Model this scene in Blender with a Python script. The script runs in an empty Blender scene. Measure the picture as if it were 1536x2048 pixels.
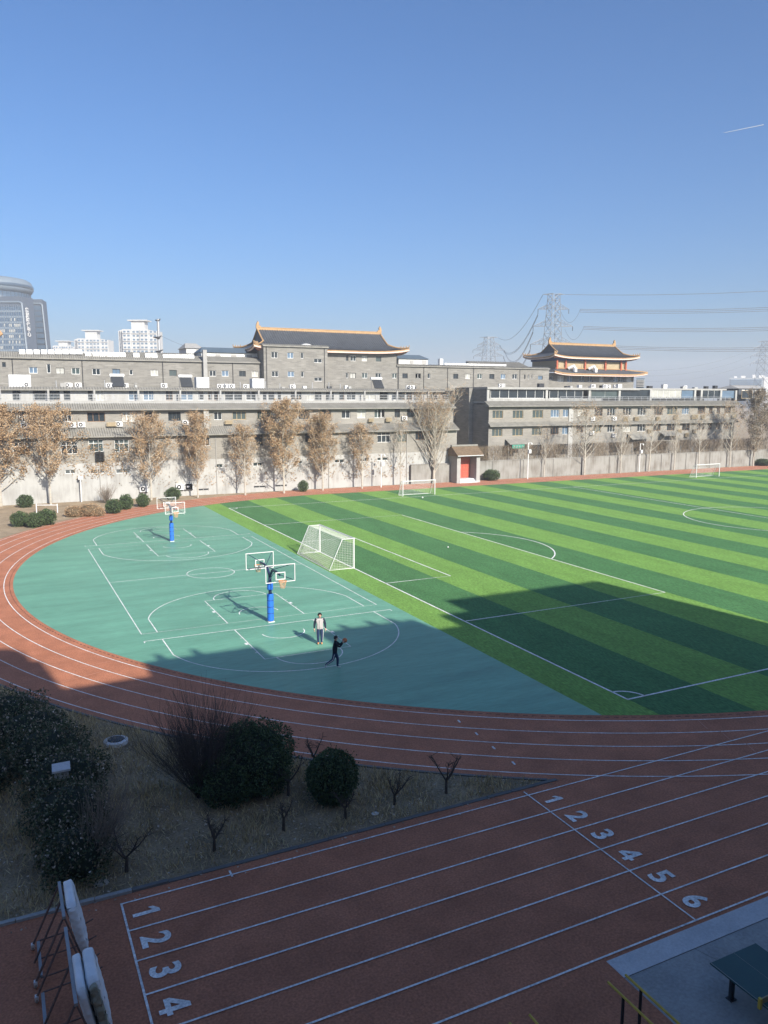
import bpy, math, random
import numpy as np
from mathutils import Vector, Matrix

# ------------------------------------------------------------------ camera
F_PX, PITCH, ROLL, H, TH = 1581.03, 0.1468, -0.0023, 13.664, 0.4572
scene = bpy.context.scene
COL = scene.collection
rng = random.Random(7)
cT, sT = math.cos(TH), math.sin(TH)
cP, sP = math.cos(PITCH), math.sin(PITCH)
cam_data = bpy.data.cameras.new('camera')
cam = bpy.data.objects.new('camera', cam_data)
COL.objects.link(cam)
lookv = Vector((sT * cP, cT * cP, -sP))
rightv = Vector((cT, -sT, 0))
upv = rightv.cross(lookv)
cr, sr = math.cos(ROLL), math.sin(ROLL)
r2 = rightv * cr - upv * sr
u2 = rightv * sr + upv * cr
M = Matrix((r2, u2, -lookv)).transposed().to_4x4()
M.translation = (0, 0, H)
cam.matrix_world = M
cam_data.sensor_fit = 'VERTICAL'
cam_data.sensor_height = 24
cam_data.lens = 24 * F_PX / 2048
cam_data.clip_start = 0.05
cam_data.clip_end = 30000
scene.camera = cam

# ------------------------------------------------------------------ light
SUN_EL = math.radians(30)
sh = Vector((-0.148, 0.989, 0)).normalized()        # direction the shadows fall
world = bpy.data.worlds.new('World'); scene.world = world
world.use_nodes = True
wn = world.node_tree
sky = wn.nodes.new('ShaderNodeTexSky')
sky.sky_type = 'NISHITA'; sky.sun_disc = False
sky.sun_elevation = SUN_EL
sky.sun_rotation = math.atan2(-sh.x, -sh.y)
sky.altitude = 50; sky.air_density = 1.0; sky.dust_density = 2.5; sky.ozone_density = 9.0
bg = wn.nodes['Background']
bg.inputs['Strength'].default_value = 0.090
hs = wn.nodes.new('ShaderNodeHueSaturation'); hs.inputs['Saturation'].default_value = 1.05
wn.links.new(sky.outputs[0], hs.inputs['Color']); wn.links.new(hs.outputs[0], bg.inputs['Color'])
sun_d = bpy.data.lights.new('sun', 'SUN'); sun_d.energy = 5.0; sun_d.angle = math.radians(0.55)
sun_d.color = (1.0, 0.93, 0.82)
sun = bpy.data.objects.new('sun', sun_d); COL.objects.link(sun)
tosun = Vector((-sh.x * math.cos(SUN_EL), -sh.y * math.cos(SUN_EL), math.sin(SUN_EL)))
sun.rotation_euler = tosun.to_track_quat('Z', 'Y').to_euler()
sun.location = (0, -60, 60)
scene.view_settings.view_transform = 'Standard'
scene.view_settings.look = 'None'
scene.view_settings.exposure = 0.85
scene.view_settings.gamma = 1
scene.render.engine = 'CYCLES'

# ------------------------------------------------------------------ pixel helpers (photo pixel -> point on a known plane)
def _ray(x, y):
    a, b = (x - 768) / F_PX, (y - 1024) / F_PX
    a, b = cr * a - sr * b, sr * a + cr * b
    X, Y, Z = a, cP - b * sP, -sP - b * cP
    return X * cT + Y * sT, -X * sT + Y * cT, Z
def on_v(x, y, V):
    d = _ray(x, y); t = V / d[1]; return d[0] * t, H + d[2] * t
def at_depth(x, y, D):
    d = _ray(x, y); return Vector((d[0] * D, d[1] * D, H + d[2] * D))
def on_z(x, y, z=0.0):
    d = _ray(x, y); t = (z - H) / d[2]; return d[0] * t, d[1] * t

# ------------------------------------------------------------------ materials
MATS = {}
def mat(name, col, rough=0.8, var=0.12, scale=2.0, bump=0.0, bscale=40.0, spec=0.3, metal=0.0,
        fine=0.0, fscale=60.0, island=None, stretch=None, detail=6):
    if name in MATS: return MATS[name]
    m = bpy.data.materials.new(name); m.use_nodes = True
    nt = m.node_tree; N = nt.nodes; L = nt.links
    p = N['Principled BSDF']
    p.inputs['Roughness'].default_value = rough
    p.inputs['Metallic'].default_value = metal
    p.inputs['Specular IOR Level'].default_value = spec
    tc = N.new('ShaderNodeTexCoord')
    vec = tc.outputs['Object']
    if stretch:
        mp = N.new('ShaderNodeMapping'); mp.inputs['Scale'].default_value = stretch
        L.new(vec, mp.inputs[0]); vec = mp.outputs[0]
    out = None
    def rgb(c):
        n = N.new('ShaderNodeRGB'); n.outputs[0].default_value = (*c, 1); return n.outputs[0]
    base = rgb(col)
    def scaled(src, fac_out, lo, hi):
        mr = N.new('ShaderNodeMapRange'); mr.inputs[1].default_value = 0.25; mr.inputs[2].default_value = 0.75
        mr.inputs[3].default_value = lo; mr.inputs[4].default_value = hi
        L.new(fac_out, mr.inputs[0])
        mx = N.new('ShaderNodeVectorMath'); mx.operation = 'SCALE'
        L.new(src, mx.inputs[0]); L.new(mr.outputs[0], mx.inputs['Scale'])
        return mx.outputs[0]
    cur = base
    if island:
        g = N.new('ShaderNodeNewGeometry')
        rp = N.new('ShaderNodeValToRGB')
        el = rp.color_ramp.elements
        n = len(island)
        el[0].color = (*island[0], 1); el[1].color = (*island[-1], 1)
        for i in range(1, n - 1):
            e = el.new(i / (n - 1)); e.color = (*island[i], 1)
        L.new(g.outputs['Random Per Island'], rp.inputs[0])
        cur = rp.outputs[0]
    if var > 0:
        nz = N.new('ShaderNodeTexNoise'); nz.inputs['Scale'].default_value = scale; nz.inputs['Detail'].default_value = detail
        nz.inputs['Roughness'].default_value = 0.6
        L.new(vec, nz.inputs['Vector'])
        cur = scaled(cur, nz.outputs['Fac'], 1 - var, 1 + var)
    if fine > 0:
        n2 = N.new('ShaderNodeTexNoise'); n2.inputs['Scale'].default_value = fscale; n2.inputs['Detail'].default_value = 3
        L.new(vec, n2.inputs['Vector'])
        cur = scaled(cur, n2.outputs['Fac'], 1 - fine, 1 + fine)
    L.new(cur, p.inputs['Base Color'])
    if bump > 0:
        n3 = N.new('ShaderNodeTexNoise'); n3.inputs['Scale'].default_value = bscale; n3.inputs['Detail'].default_value = 4
        L.new(vec, n3.inputs['Vector'])
        b = N.new('ShaderNodeBump'); b.inputs['Strength'].default_value = bump; b.inputs['Distance'].default_value = 0.02
        L.new(n3.outputs['Fac'], b.inputs['Height']); L.new(b.outputs[0], p.inputs['Normal'])
    MATS[name] = m
    return m

def brick_mat(name, c1, c2, mortar, bw=0.5, bh=0.14, streak=0.15):
    m = bpy.data.materials.new(name); m.use_nodes = True
    nt = m.node_tree; N = nt.nodes; L = nt.links; p = N['Principled BSDF']
    p.inputs['Roughness'].default_value = 0.9; p.inputs['Specular IOR Level'].default_value = 0.2
    tc = N.new('ShaderNodeTexCoord'); sp = N.new('ShaderNodeSeparateXYZ'); L.new(tc.outputs['Object'], sp.inputs[0])
    ad = N.new('ShaderNodeMath'); L.new(sp.outputs[0], ad.inputs[0]); L.new(sp.outputs[1], ad.inputs[1])
    cb = N.new('ShaderNodeCombineXYZ'); L.new(ad.outputs[0], cb.inputs[0]); L.new(sp.outputs[2], cb.inputs[1])
    br = N.new('ShaderNodeTexBrick'); br.inputs['Scale'].default_value = 1.0
    br.inputs['Brick Width'].default_value = bw; br.inputs['Row Height'].default_value = bh
    br.inputs['Mortar Size'].default_value = 0.012; br.inputs['Bias'].default_value = -0.3
    br.inputs['Color1'].default_value = (*c1, 1); br.inputs['Color2'].default_value = (*c2, 1); br.inputs['Mortar'].default_value = (*mortar, 1)
    L.new(cb.outputs[0], br.inputs['Vector'])
    nz = N.new('ShaderNodeTexNoise'); nz.inputs['Scale'].default_value = 0.35; nz.inputs['Detail'].default_value = 7
    L.new(cb.outputs[0], nz.inputs['Vector'])
    mr = N.new('ShaderNodeMapRange'); mr.inputs[1].default_value = .25; mr.inputs[2].default_value = .75
    mr.inputs[3].default_value = 1 - streak; mr.inputs[4].default_value = 1 + streak
    L.new(nz.outputs['Fac'], mr.inputs[0])
    vs = N.new('ShaderNodeVectorMath'); vs.operation = 'SCALE'; L.new(br.outputs['Color'], vs.inputs[0]); L.new(mr.outputs[0], vs.inputs['Scale'])
    # long pale efflorescence streaks
    mp = N.new('ShaderNodeMapping'); mp.inputs['Scale'].default_value = (0.25, 2.2, 1); L.new(cb.outputs[0], mp.inputs[0])
    n2 = N.new('ShaderNodeTexNoise'); n2.inputs['Scale'].default_value = 1.6; n2.inputs['Detail'].default_value = 5; L.new(mp.outputs[0], n2.inputs['Vector'])
    m2 = N.new('ShaderNodeMapRange'); m2.inputs[1].default_value = .58; m2.inputs[2].default_value = .75; m2.inputs[3].default_value = 0; m2.inputs[4].default_value = .35
    L.new(n2.outputs['Fac'], m2.inputs[0])
    mix = N.new('ShaderNodeMix'); mix.data_type = 'RGBA'
    L.new(m2.outputs[0], mix.inputs[0]); L.new(vs.outputs[0], mix.inputs[6]); mix.inputs[7].default_value = (0.42, 0.40, 0.37, 1)
    L.new(mix.outputs[2], p.inputs['Base Color'])
    MATS[name] = m
    return m

def stain_wall_mat(name, col, dark, amt=0.6):
    """weathered plaster: vertical rain streaks and blotches"""
    m = bpy.data.materials.new(name); m.use_nodes = True
    nt = m.node_tree; N = nt.nodes; L = nt.links; p = N['Principled BSDF']
    p.inputs['Roughness'].default_value = 0.95; p.inputs['Specular IOR Level'].default_value = 0.15
    tc = N.new('ShaderNodeTexCoord')
    mp = N.new('ShaderNodeMapping'); mp.inputs['Scale'].default_value = (1.6, 1.6, 0.22); L.new(tc.outputs['Object'], mp.inputs[0])
    n1 = N.new('ShaderNodeTexNoise'); n1.inputs['Scale'].default_value = 1.5; n1.inputs['Detail'].default_value = 8; n1.inputs['Roughness'].default_value = .65
    L.new(mp.outputs[0], n1.inputs['Vector'])
    n2 = N.new('ShaderNodeTexNoise'); n2.inputs['Scale'].default_value = 0.5; n2.inputs['Detail'].default_value = 8
    L.new(tc.outputs['Object'], n2.inputs['Vector'])
    ml = N.new('ShaderNodeMath'); ml.operation = 'MULTIPLY'; L.new(n1.outputs['Fac'], ml.inputs[0]); L.new(n2.outputs['Fac'], ml.inputs[1])
    mr = N.new('ShaderNodeMapRange'); mr.inputs[1].default_value = .2; mr.inputs[2].default_value = .42; mr.inputs[3].default_value = 0; mr.inputs[4].default_value = amt
    L.new(ml.outputs[0], mr.inputs[0])
    mix = N.new('ShaderNodeMix'); mix.data_type = 'RGBA'
    L.new(mr.outputs[0], mix.inputs[0]); mix.inputs[6].default_value = (*col, 1); mix.inputs[7].default_value = (*dark, 1)
    L.new(mix.outputs[2], p.inputs['Base Color'])
    MATS[name] = m
    return m

def glass_mat(name, col, rough=0.08):
    return mat(name, col, rough=rough, var=0.25, scale=0.7, spec=0.6)

mat('ground_soil', (0.30, 0.235, 0.16), .95, .3, .6, .6, 8, .1, fine=.25, fscale=9)
mat('bed_soil', (0.25, 0.20, 0.13), .95, .5, .7, .8, 14, .1, fine=.35, fscale=14)
mat('track', (0.395, 0.160, 0.090), .85, .22, .7, .4, 60, .25, fine=.30, fscale=16, detail=9)
mat('court', (0.132, 0.318, 0.218), .45, .22, .45, .05, 60, .35, fine=.13, fscale=5, stretch=(.3, 1.5, 1), detail=9)
mat('turf_light', (0.158, 0.300, 0.068), .8, .16, .6, .8, 60, .15, fine=.42, fscale=9, stretch=(1.6, .4, 1))
mat('turf_dark', (0.070, 0.178, 0.066), .8, .18, .6, .8, 60, .15, fine=.42, fscale=9, stretch=(1.6, .4, 1))
mat('paint', (0.70, 0.70, 0.68), .7, .25, 1.2, 0, spec=.3, fine=.35, fscale=12)
mat('paint_faded', (0.50, 0.24, 0.16), .8, .2, 3)
mat('drain', (0.10, 0.045, 0.04), .9, .2, 3)
mat('concrete_light', (0.50, 0.51, 0.52), .85, .14, 1.2, .2, 30, .2, fine=.12, fscale=18)
mat('concrete', (0.32, 0.325, 0.315), .8, .2, .8, .2, 30, .25, fine=.15, fscale=12)
mat('concrete_dark', (0.14, 0.14, 0.135), .9, .2, 1.5, .3, 20)
brick_mat('brick_grey', (0.235, 0.222, 0.195), (0.185, 0.175, 0.155), (0.27, 0.255, 0.23))
brick_mat('brick_upper', (0.195, 0.187, 0.168), (0.138, 0.132, 0.120), (0.23, 0.222, 0.20), .8, .2, .12)
stain_wall_mat('plaster', (0.365, 0.365, 0.35), (0.20, 0.19, 0.175), .65)
stain_wall_mat('boundary_plaster', (0.255, 0.25, 0.23), (0.13, 0.115, 0.095), .9)
mat('trim_grey', (0.30, 0.295, 0.28), .85, .15, 1.0)
mat('tile_grey', (0.215, 0.207, 0.183), .8, .22, 1.2, .3, 12)
mat('tile_dark', (0.065, 0.072, 0.082), .55, .2, 1.0, .2, 12)
mat('tile_brown', (0.20, 0.145, 0.095), .85, .35, 3.0, .4, 12)
mat('gold_tile', (0.36, 0.225, 0.11), .5, .2, 2.0)
mat('eave_red', (0.48, 0.20, 0.13), .7, .15, 2)
mat('eave_pale', (0.62, 0.46, 0.38), .7, .1, 2)
mat('frieze_blue', (0.045, 0.075, 0.17), .7, .35, 5)
mat('column_red', (0.40, 0.11, 0.06), .6, .15, 2)
mat('door_red', (0.40, 0.085, 0.055), .6, .12, 3)
mat('white_paint', (0.58, 0.58, 0.56), .5, .08, 3)
mat('white_metal', (0.62, 0.62, 0.61), .4, .06, 3, spec=.5)
mat('grey_metal', (0.32, 0.33, 0.34), .5, .12, 4, metal=.3)
mat('pylon_steel', (0.20, 0.215, 0.23), .5, .1, .5, metal=.2)
mat('wire', (0.10, 0.10, 0.11), .6, 0)
mat('dark_metal', (0.03, 0.032, 0.036), .5, .15, 4)
glass_mat('glass_dark', (0.022, 0.030, 0.036))
glass_mat('glass_green', (0.055, 0.075, 0.075))
glass_mat('tower_glass', (0.045, 0.075, 0.115), .3)
glass_mat('glass_curtain_reflection', (0.36, 0.36, 0.33), .2)  # curtained panes, and the painted reflections on the office tower
glass_mat('glass_amber', (0.36, 0.27, 0.10), .2)
glass_mat('glass_blue', (0.10, 0.15, 0.21), .12)
mat('frame_white', (0.66, 0.66, 0.64), .5, .06, 3)
mat('frame_brown', (0.20, 0.11, 0.055), .6, .15, 3)
mat('frame_tan', (0.42, 0.31, 0.17), .6, .15, 3)
mat('frame_dark', (0.06, 0.062, 0.065), .5, .1, 3)
mat('cage_tan', (0.33, 0.265, 0.17), .7, .2, 4)
mat('blue_pad', (0.025, 0.14, 0.55), .45, .08, 3)
mat('navy_steel', (0.02, 0.03, 0.075), .4, .1, 3)
mat('orange_rim', (0.75, 0.22, 0.05), .5, .05, 3)
mat('net_white', (0.58, 0.58, 0.56), .8, 0)
mat('bark_pale', (0.39, 0.36, 0.305), .9, .25, 3)
mat('bark', (0.20, 0.165, 0.13), .95, .3, 6)
mat('bark_dark', (0.075, 0.062, 0.052), .95, .3, 6)
mat('leaf_brown', (0.3, 0.2, 0.1), .8, 0, spec=.15, island=[(0.16, 0.098, 0.052), (0.30, 0.19, 0.10), (0.38, 0.255, 0.145), (0.48, 0.37, 0.24)])
mat('leaf_evergreen', (0.05, 0.08, 0.03), .6, 0, spec=.25, island=[(0.028, 0.050, 0.022), (0.055, 0.088, 0.034), (0.09, 0.125, 0.05)])
mat('leaf_hedge', (0.05, 0.07, 0.03), .7, 0, spec=.2, island=[(0.035, 0.052, 0.026), (0.06, 0.082, 0.038), (0.09, 0.105, 0.052), (0.19, 0.15, 0.10)])
mat('leaf_litter', (0.4, 0.33, 0.25), .9, 0, spec=.1, island=[(0.22, 0.17, 0.12), (0.38, 0.32, 0.25), (0.52, 0.47, 0.40)])
mat('dry_grass', (0.3, 0.25, 0.15), .9, 0, spec=.1, island=[(0.25, 0.185, 0.09), (0.45, 0.36, 0.19), (0.62, 0.51, 0.30)])
mat('vine_twig', (0.2, 0.16, 0.11), .95, 0, spec=.05, island=[(0.10, 0.075, 0.05), (0.20, 0.155, 0.105), (0.29, 0.23, 0.165)])
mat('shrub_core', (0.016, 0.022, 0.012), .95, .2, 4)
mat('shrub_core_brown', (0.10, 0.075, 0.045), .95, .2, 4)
mat('mat_cover', (0.76, 0.78, 0.79), .55, .12, 2.5, .5, 6)
mat('mat_foam', (0.30, 0.29, 0.22), .95, .35, 6, .6, 14)
mat('rust_steel', (0.15, 0.10, 0.085), .75, .35, 8)
mat('rubber', (0.30, 0.27, 0.23), .6, .1, 3)
mat('table_green', (0.030, 0.085, 0.085), .4, .12, 2)
mat('bar_yellow', (0.50, 0.36, 0.06), .45, .2, 5)
mat('stone', (0.36, 0.34, 0.30), .9, .25, 5)
mat('skin', (0.55, 0.34, 0.25), .6, .04, 5)
mat('hair', (0.012, 0.011, 0.012), .5, .1, 20)
mat('jacket_pale', (0.40, 0.385, 0.375), .85, .08, 8)
mat('jacket_navy', (0.016, 0.026, 0.045), .85, .15, 8)
mat('trousers_navy', (0.018, 0.035, 0.085), .85, .12, 8)
mat('jacket_dark', (0.010, 0.014, 0.022), .85, .15, 8)
mat('shoe_orange', (0.62, 0.27, 0.11), .6, .06, 8)
mat('shoe_pale', (0.55, 0.57, 0.58), .6, .06, 8)
mat('ball_orange', (0.42, 0.15, 0.06), .6, .1, 8)
mat('tower_dark', (0.06, 0.075, 0.10), .5, .06, .2)
mat('tower_frame', (0.13, 0.165, 0.20), .5, .06, .2)
mat('apartment_white', (0.46, 0.455, 0.435), .8, .1, .2)
mat('roof_blue', (0.08, 0.11, 0.14), .6, .1, .5)
mat('sign_green', (0.02, 0.28, 0.20), .5, .1, 3)
mat('contrail', (0.27, 0.29, 0.32), 1, 0)
mat('far_grey', (0.22, 0.24, 0.25), .8, .15, .05)
mat('school_wall', (0.40, 0.38, 0.35), .9, .1, .5)

# ------------------------------------------------------------------ mesh builder
class MB:
    def __init__(s): s.v = []; s.f = []; s.m = []
    def face(s, pts, mi=0):
        b = len(s.v); s.v += [tuple(p) for p in pts]; s.f.append(list(range(b, b + len(pts)))); s.m.append(mi)
    def box(s, x0, x1, y0, y1, z0, z1, mi=0):
        b = len(s.v)
        s.v += [(x0, y0, z0), (x1, y0, z0), (x1, y1, z0), (x0, y1, z0), (x0, y0, z1), (x1, y0, z1), (x1, y1, z1), (x0, y1, z1)]
        for q in ((3, 2, 1, 0), (4, 5, 6, 7), (0, 1, 5, 4), (1, 2, 6, 5), (2, 3, 7, 6), (3, 0, 4, 7)):
            s.f.append([b + i for i in q]); s.m.append(mi)
    def hexa(s, p, mi=0):
        """8 points: bottom 4 ccw, top 4 ccw"""
        b = len(s.v); s.v += [tuple(q) for q in p]
        for q in ((3, 2, 1, 0), (4, 5, 6, 7), (0, 1, 5, 4), (1, 2, 6, 5), (2, 3, 7, 6), (3, 0, 4, 7)):
            s.f.append([b + i for i in q]); s.m.append(mi)
    def prism(s, poly, z0, z1, mi=0):
        n = len(poly); b = len(s.v)
        s.v += [(p[0], p[1], z0) for p in poly] + [(p[0], p[1], z1) for p in poly]
        s.f.append([b + i for i in reversed(range(n))]); s.m.append(mi)
        s.f.append([b + n + i for i in range(n)]); s.m.append(mi)
        for i in range(n):
            j = (i + 1) % n
            s.f.append([b + i, b + j, b + n + j, b + n + i]); s.m.append(mi)
    def tube(s, pts, radii, n=6, mi=0, caps=True):
        pts = [Vector(p) for p in pts]
        if not isinstance(radii, (list, tuple)): radii = [radii] * len(pts)
        b = len(s.v)
        prev = None
        for i, p in enumerate(pts):
            d = (pts[min(i + 1, len(pts) - 1)] - pts[max(i - 1, 0)])
            if d.length < 1e-9: d = Vector((0, 0, 1))
            d.normalize()
            ref = prev if prev is not None else (Vector((0, 0, 1)) if abs(d.z) < .9 else Vector((1, 0, 0)))
            x = ref - d * ref.dot(d)
            if x.length < 1e-6: x = Vector((1, 0, 0)).cross(d)
            x.normalize(); y = d.cross(x); prev = x
            for k in range(n):
                a = 2 * math.pi * k / n
                q = p + (x * math.cos(a) + y * math.sin(a)) * radii[i]
                s.v.append((q.x, q.y, q.z))
        for i in range(len(pts) - 1):
            for k in range(n):
                k2 = (k + 1) % n
                s.f.append([b + i * n + k, b + i * n + k2, b + (i + 1) * n + k2, b + (i + 1) * n + k]); s.m.append(mi)
        if caps and n > 2:
            s.f.append([b + k for k in reversed(range(n))]); s.m.append(mi)
            e = b + (len(pts) - 1) * n
            s.f.append([e + k for k in range(n)]); s.m.append(mi)
    def lathe(s, c, prof, n=16, mi=0):
        b = len(s.v)
        for r, z in prof:
            for k in range(n):
                a = 2 * math.pi * k / n
                s.v.append((c[0] + r * math.cos(a), c[1] + r * math.sin(a), c[2] + z))
        for i in range(len(prof) - 1):
            for k in range(n):
                k2 = (k + 1) % n
                s.f.append([b + i * n + k, b + i * n + k2, b + (i + 1) * n + k2, b + (i + 1) * n + k]); s.m.append(mi)
        s.f.append([b + k for k in reversed(range(n))]); s.m.append(mi)
        e = b + (len(prof) - 1) * n
        s.f.append([e + k for k in range(n)]); s.m.append(mi)
    def ribbon(s, pts, w, z, mi=0, closed=False):
        """flat painted line of width w along 2D points"""
        n = len(pts); L = []; R = []
        for i in range(n):
            a = pts[(i - 1) % n] if (closed or i > 0) else pts[i]
            c = pts[(i + 1) % n] if (closed or i < n - 1) else pts[i]
            dx, dy = c[0] - a[0], c[1] - a[1]; l = math.hypot(dx, dy) or 1
            nx, ny = -dy / l, dx / l
            L.append((pts[i][0] + nx * w / 2, pts[i][1] + ny * w / 2, z)); R.append((pts[i][0] - nx * w / 2, pts[i][1] - ny * w / 2, z))
        m = n if closed else n - 1
        for i in range(m):
            j = (i + 1) % n
            s.face([R[i], R[j], L[j], L[i]], mi)
    def build(s, name, mats, parent=None, smooth=False, origin=None):
        o = origin
        if parent is not None and o is None: o = parent.get('_o', (0, 0, 0))
        if o is None: o = (0, 0, 0)
        me = bpy.data.meshes.new(name)
        me.from_pydata([(a - o[0], b - o[1], c - o[2]) for a, b, c in s.v], [], s.f)
        if not isinstance(mats, (list, tuple)): mats = [mats]
        for m in mats: me.materials.append(MATS[m])
        if len(mats) > 1: me.polygons.foreach_set('material_index', s.m)
        if smooth: me.polygons.foreach_set('use_smooth', [True] * len(me.polygons))
        me.update()
        ob = bpy.data.objects.new(name, me); COL.objects.link(ob)
        if parent is not None: ob.parent = parent
        elif origin is not None: ob.location = origin
        return ob

ORIG = {}
def tag(o, label=None, cat=None, group=None, kind=None):
    if label: o['label'] = label
    if cat: o['category'] = cat
    if group: o['group'] = group
    if kind: o['kind'] = kind
    return o
def thing(name, label, cat, loc=(0, 0, 0), group=None, rz=0):
    o = bpy.data.objects.new(name, None); COL.objects.link(o)
    o.location = loc; o.rotation_euler = (0, 0, rz); o.empty_display_size = .3
    tag(o, label, cat, group)
    ORIG[o.name] = loc
    return o
def W(mb, name, mats, root, smooth=False, parent=None):
    """build a part given in world coordinates under root (no rotation)"""
    return mb.build(name, mats, parent or root, smooth, origin=ORIG[root.name])
def struct(mb, name, mats):
    return tag(mb.build(name, mats), kind='structure')
def link_copy(src, parent, loc=None, rz=None, name=None):
    c = src.copy(); COL.objects.link(c); c.parent = parent
    if loc is not None: c.location = loc
    if rz is not None: c.rotation_euler = (0, 0, rz)
    return c
def copy_tree(o, parent=None):
    c = o.copy(); COL.objects.link(c); c.parent = parent
    for ch in o.children: copy_tree(ch, c)
    return c
def mesh_obj(name, me, parent=None, loc=(0, 0, 0)):
    o = bpy.data.objects.new(name, me); COL.objects.link(o); o.location = loc
    if parent is not None: o.parent = parent
    return o

def quad_cloud(name, C, A, B, mats, mi=None, extra=None):
    """numpy: leaf quads. C centres, A and B half-axes (n,3); extra = (verts, faces, material index)"""
    n = len(C)
    V = np.empty((n, 4, 3), np.float32)
    V[:, 0] = C - A; V[:, 1] = C + B * .75; V[:, 2] = C + A; V[:, 3] = C - B * .75
    V = V.reshape(-1, 3)
    nv = len(V); ev, ef, em = extra if extra else ([], [], [])
    me = bpy.data.meshes.new(name)
    allv = np.concatenate([V, np.array(ev, np.float32).reshape(-1, 3)]) if len(ev) else V
    me.vertices.add(len(allv)); me.vertices.foreach_set('co', allv.ravel())
    loops = list(range(nv)); tot = [4] * n
    lp = np.arange(nv, dtype=np.int32); st = np.arange(0, nv, 4, dtype=np.int32); lt = np.full(n, 4, np.int32)
    if len(ef):
        el = np.concatenate([np.array(f, np.int32) for f in ef]) + nv
        elt = np.array([len(f) for f in ef], np.int32)
        est = np.concatenate([[0], np.cumsum(elt)[:-1]]).astype(np.int32) + nv
        lp = np.concatenate([lp, el]); lt = np.concatenate([lt, elt]); st = np.concatenate([st, est])
    me.loops.add(len(lp)); me.loops.foreach_set('vertex_index', lp)
    me.polygons.add(len(lt)); me.polygons.foreach_set('loop_start', st); me.polygons.foreach_set('loop_total', lt)
    for m in mats: me.materials.append(MATS[m])
    mm = np.zeros(len(lt), np.int32)
    if mi is not None: mm[:n] = mi
    if len(ef): mm[n:] = em
    me.polygons.foreach_set('material_index', mm)
    me.update(calc_edges=True); me.validate()
    return me
def rand_axes(R, n, size, flat=0.0, jitter=.35):
    d = R.normal(size=(n, 3)); d[:, 2] *= (1 - flat); d /= np.linalg.norm(d, axis=1)[:, None]
    e = R.normal(size=(n, 3)); e[:, 2] *= (1 - flat); e -= d * (e * d).sum(1)[:, None]; e /= np.linalg.norm(e, axis=1)[:, None]
    s = size * (1 + jitter * R.uniform(-1, 1, n))[:, None]
    return d * s, e * s * .8

# ================================================================== GROUND, TRACK, COURT, PITCH
CU, CV = 41.0, 61.1              # centre of the bend
R_IN, R_OUT = 40.45, 46.35
V_BED = 21.15                    # edge of the straight towards the planted bed
g = MB(); g.face([(-1480, -1480, 0), (1480, -1480, 0), (1480, 1480, 0), (-1480, 1480, 0)])
struct(g, 'ground', 'ground_soil')
# straight (near side)
t = MB()
t.face([(-45, 12.0, .008), (12.6, 12.0, .008), (12.6, V_BED, .008), (-45, V_BED, .008)])
t.face([(12.6, 13.27, .008), (170, 13.27, .008), (170, V_BED, .008), (12.6, V_BED, .008)])
t.face([(-45, -1, .008), (12.6, -1, .008), (12.6, 12.0, .008), (-45, 12.0, .008)])
track = struct(t, 'running_track', 'track')
# bend and far straight
t = MB(); NA = 120
for i in range(NA):
    a0 = math.pi / 2 + math.pi * i / NA; a1 = math.pi / 2 + math.pi * (i + 1) / NA
    P = lambda r, a: (CU + r * math.cos(a), CV + r * math.sin(a), .012)
    t.face([P(R_IN - .3, a0), P(R_OUT, a0), P(R_OUT, a1), P(R_IN - .3, a1)])
t.face([(CU, CV + R_IN - .3, .012), (175, CV + R_IN - .3, .012), (175, CV + R_OUT, .012), (CU, CV + R_OUT, .012)])
W0 = (0, 0, 0)
bend = t.build('bend_surface', 'track', track)
def vlow(u): return CV - math.sqrt(max(0, R_IN ** 2 - (CU - u) ** 2)) if u < CU else CV - R_IN
def vhigh(u): return CV + math.sqrt(max(0, R_IN ** 2 - (CU - u) ** 2)) if u < CU else CV + R_IN
# court surface
U_TURF = 22.8
c = MB(); us = [CU - R_IN + (U_TURF - CU + R_IN) * (i / 60) ** 2 for i in range(61)]
for a, b in zip(us[:-1], us[1:]):
    c.face([(a, vlow(a), .018), (b, vlow(b), .018), (b, vhigh(b), .018), (a, vhigh(a), .018)])
court = struct(c, 'basketball_court', 'court')
# turf in mown strips
tf = MB(); tf.face([(U_TURF, 30, .010), (172, 30, .010), (172, 92, .010), (U_TURF, 92, .010)])
turf = struct(tf, 'football_turf', 'turf_dark')
edges = [U_TURF, 25.1]
while edges[-1] < 168: edges.append(edges[-1] + 4.15)
for k, (a, b) in enumerate(zip(edges[:-1], edges[1:])):
    s = MB(); n = 8 if a < 45 else 1
    for i in range(n):
        x0 = a + (b - a) * i / n; x1 = a + (b - a) * (i + 1) / n
        s.face([(x0, vlow(x0), .018), (x1, vlow(x1), .018), (x1, vhigh(x1), .018), (x0, vhigh(x0), .018)])
    s.build('turf_strip', 'turf_light' if k % 2 == 0 else 'turf_dark', turf)
# planted bed
b = MB(); pts = []
for i in range(81):
    a = math.radians(175) + math.radians(75) * i / 80
    pts.append((CU + (R_OUT + .02) * math.cos(a), CV + (R_OUT + .02) * math.sin(a)))
pts = [p for p in pts if p[1] > V_BED]
for p, q in zip(pts[:-1], pts[1:]):
    b.face([(p[0], p[1], .004), (p[0], V_BED, .004), (q[0], V_BED, .004), (q[0], q[1], .004)])
b.face([(-45, V_BED, .004), (pts[0][0], V_BED, .004), (pts[0][0], pts[0][1], .004), (-45, pts[0][1], .004)])
bed = struct(b, 'planting_bed', 'bed_soil')
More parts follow.
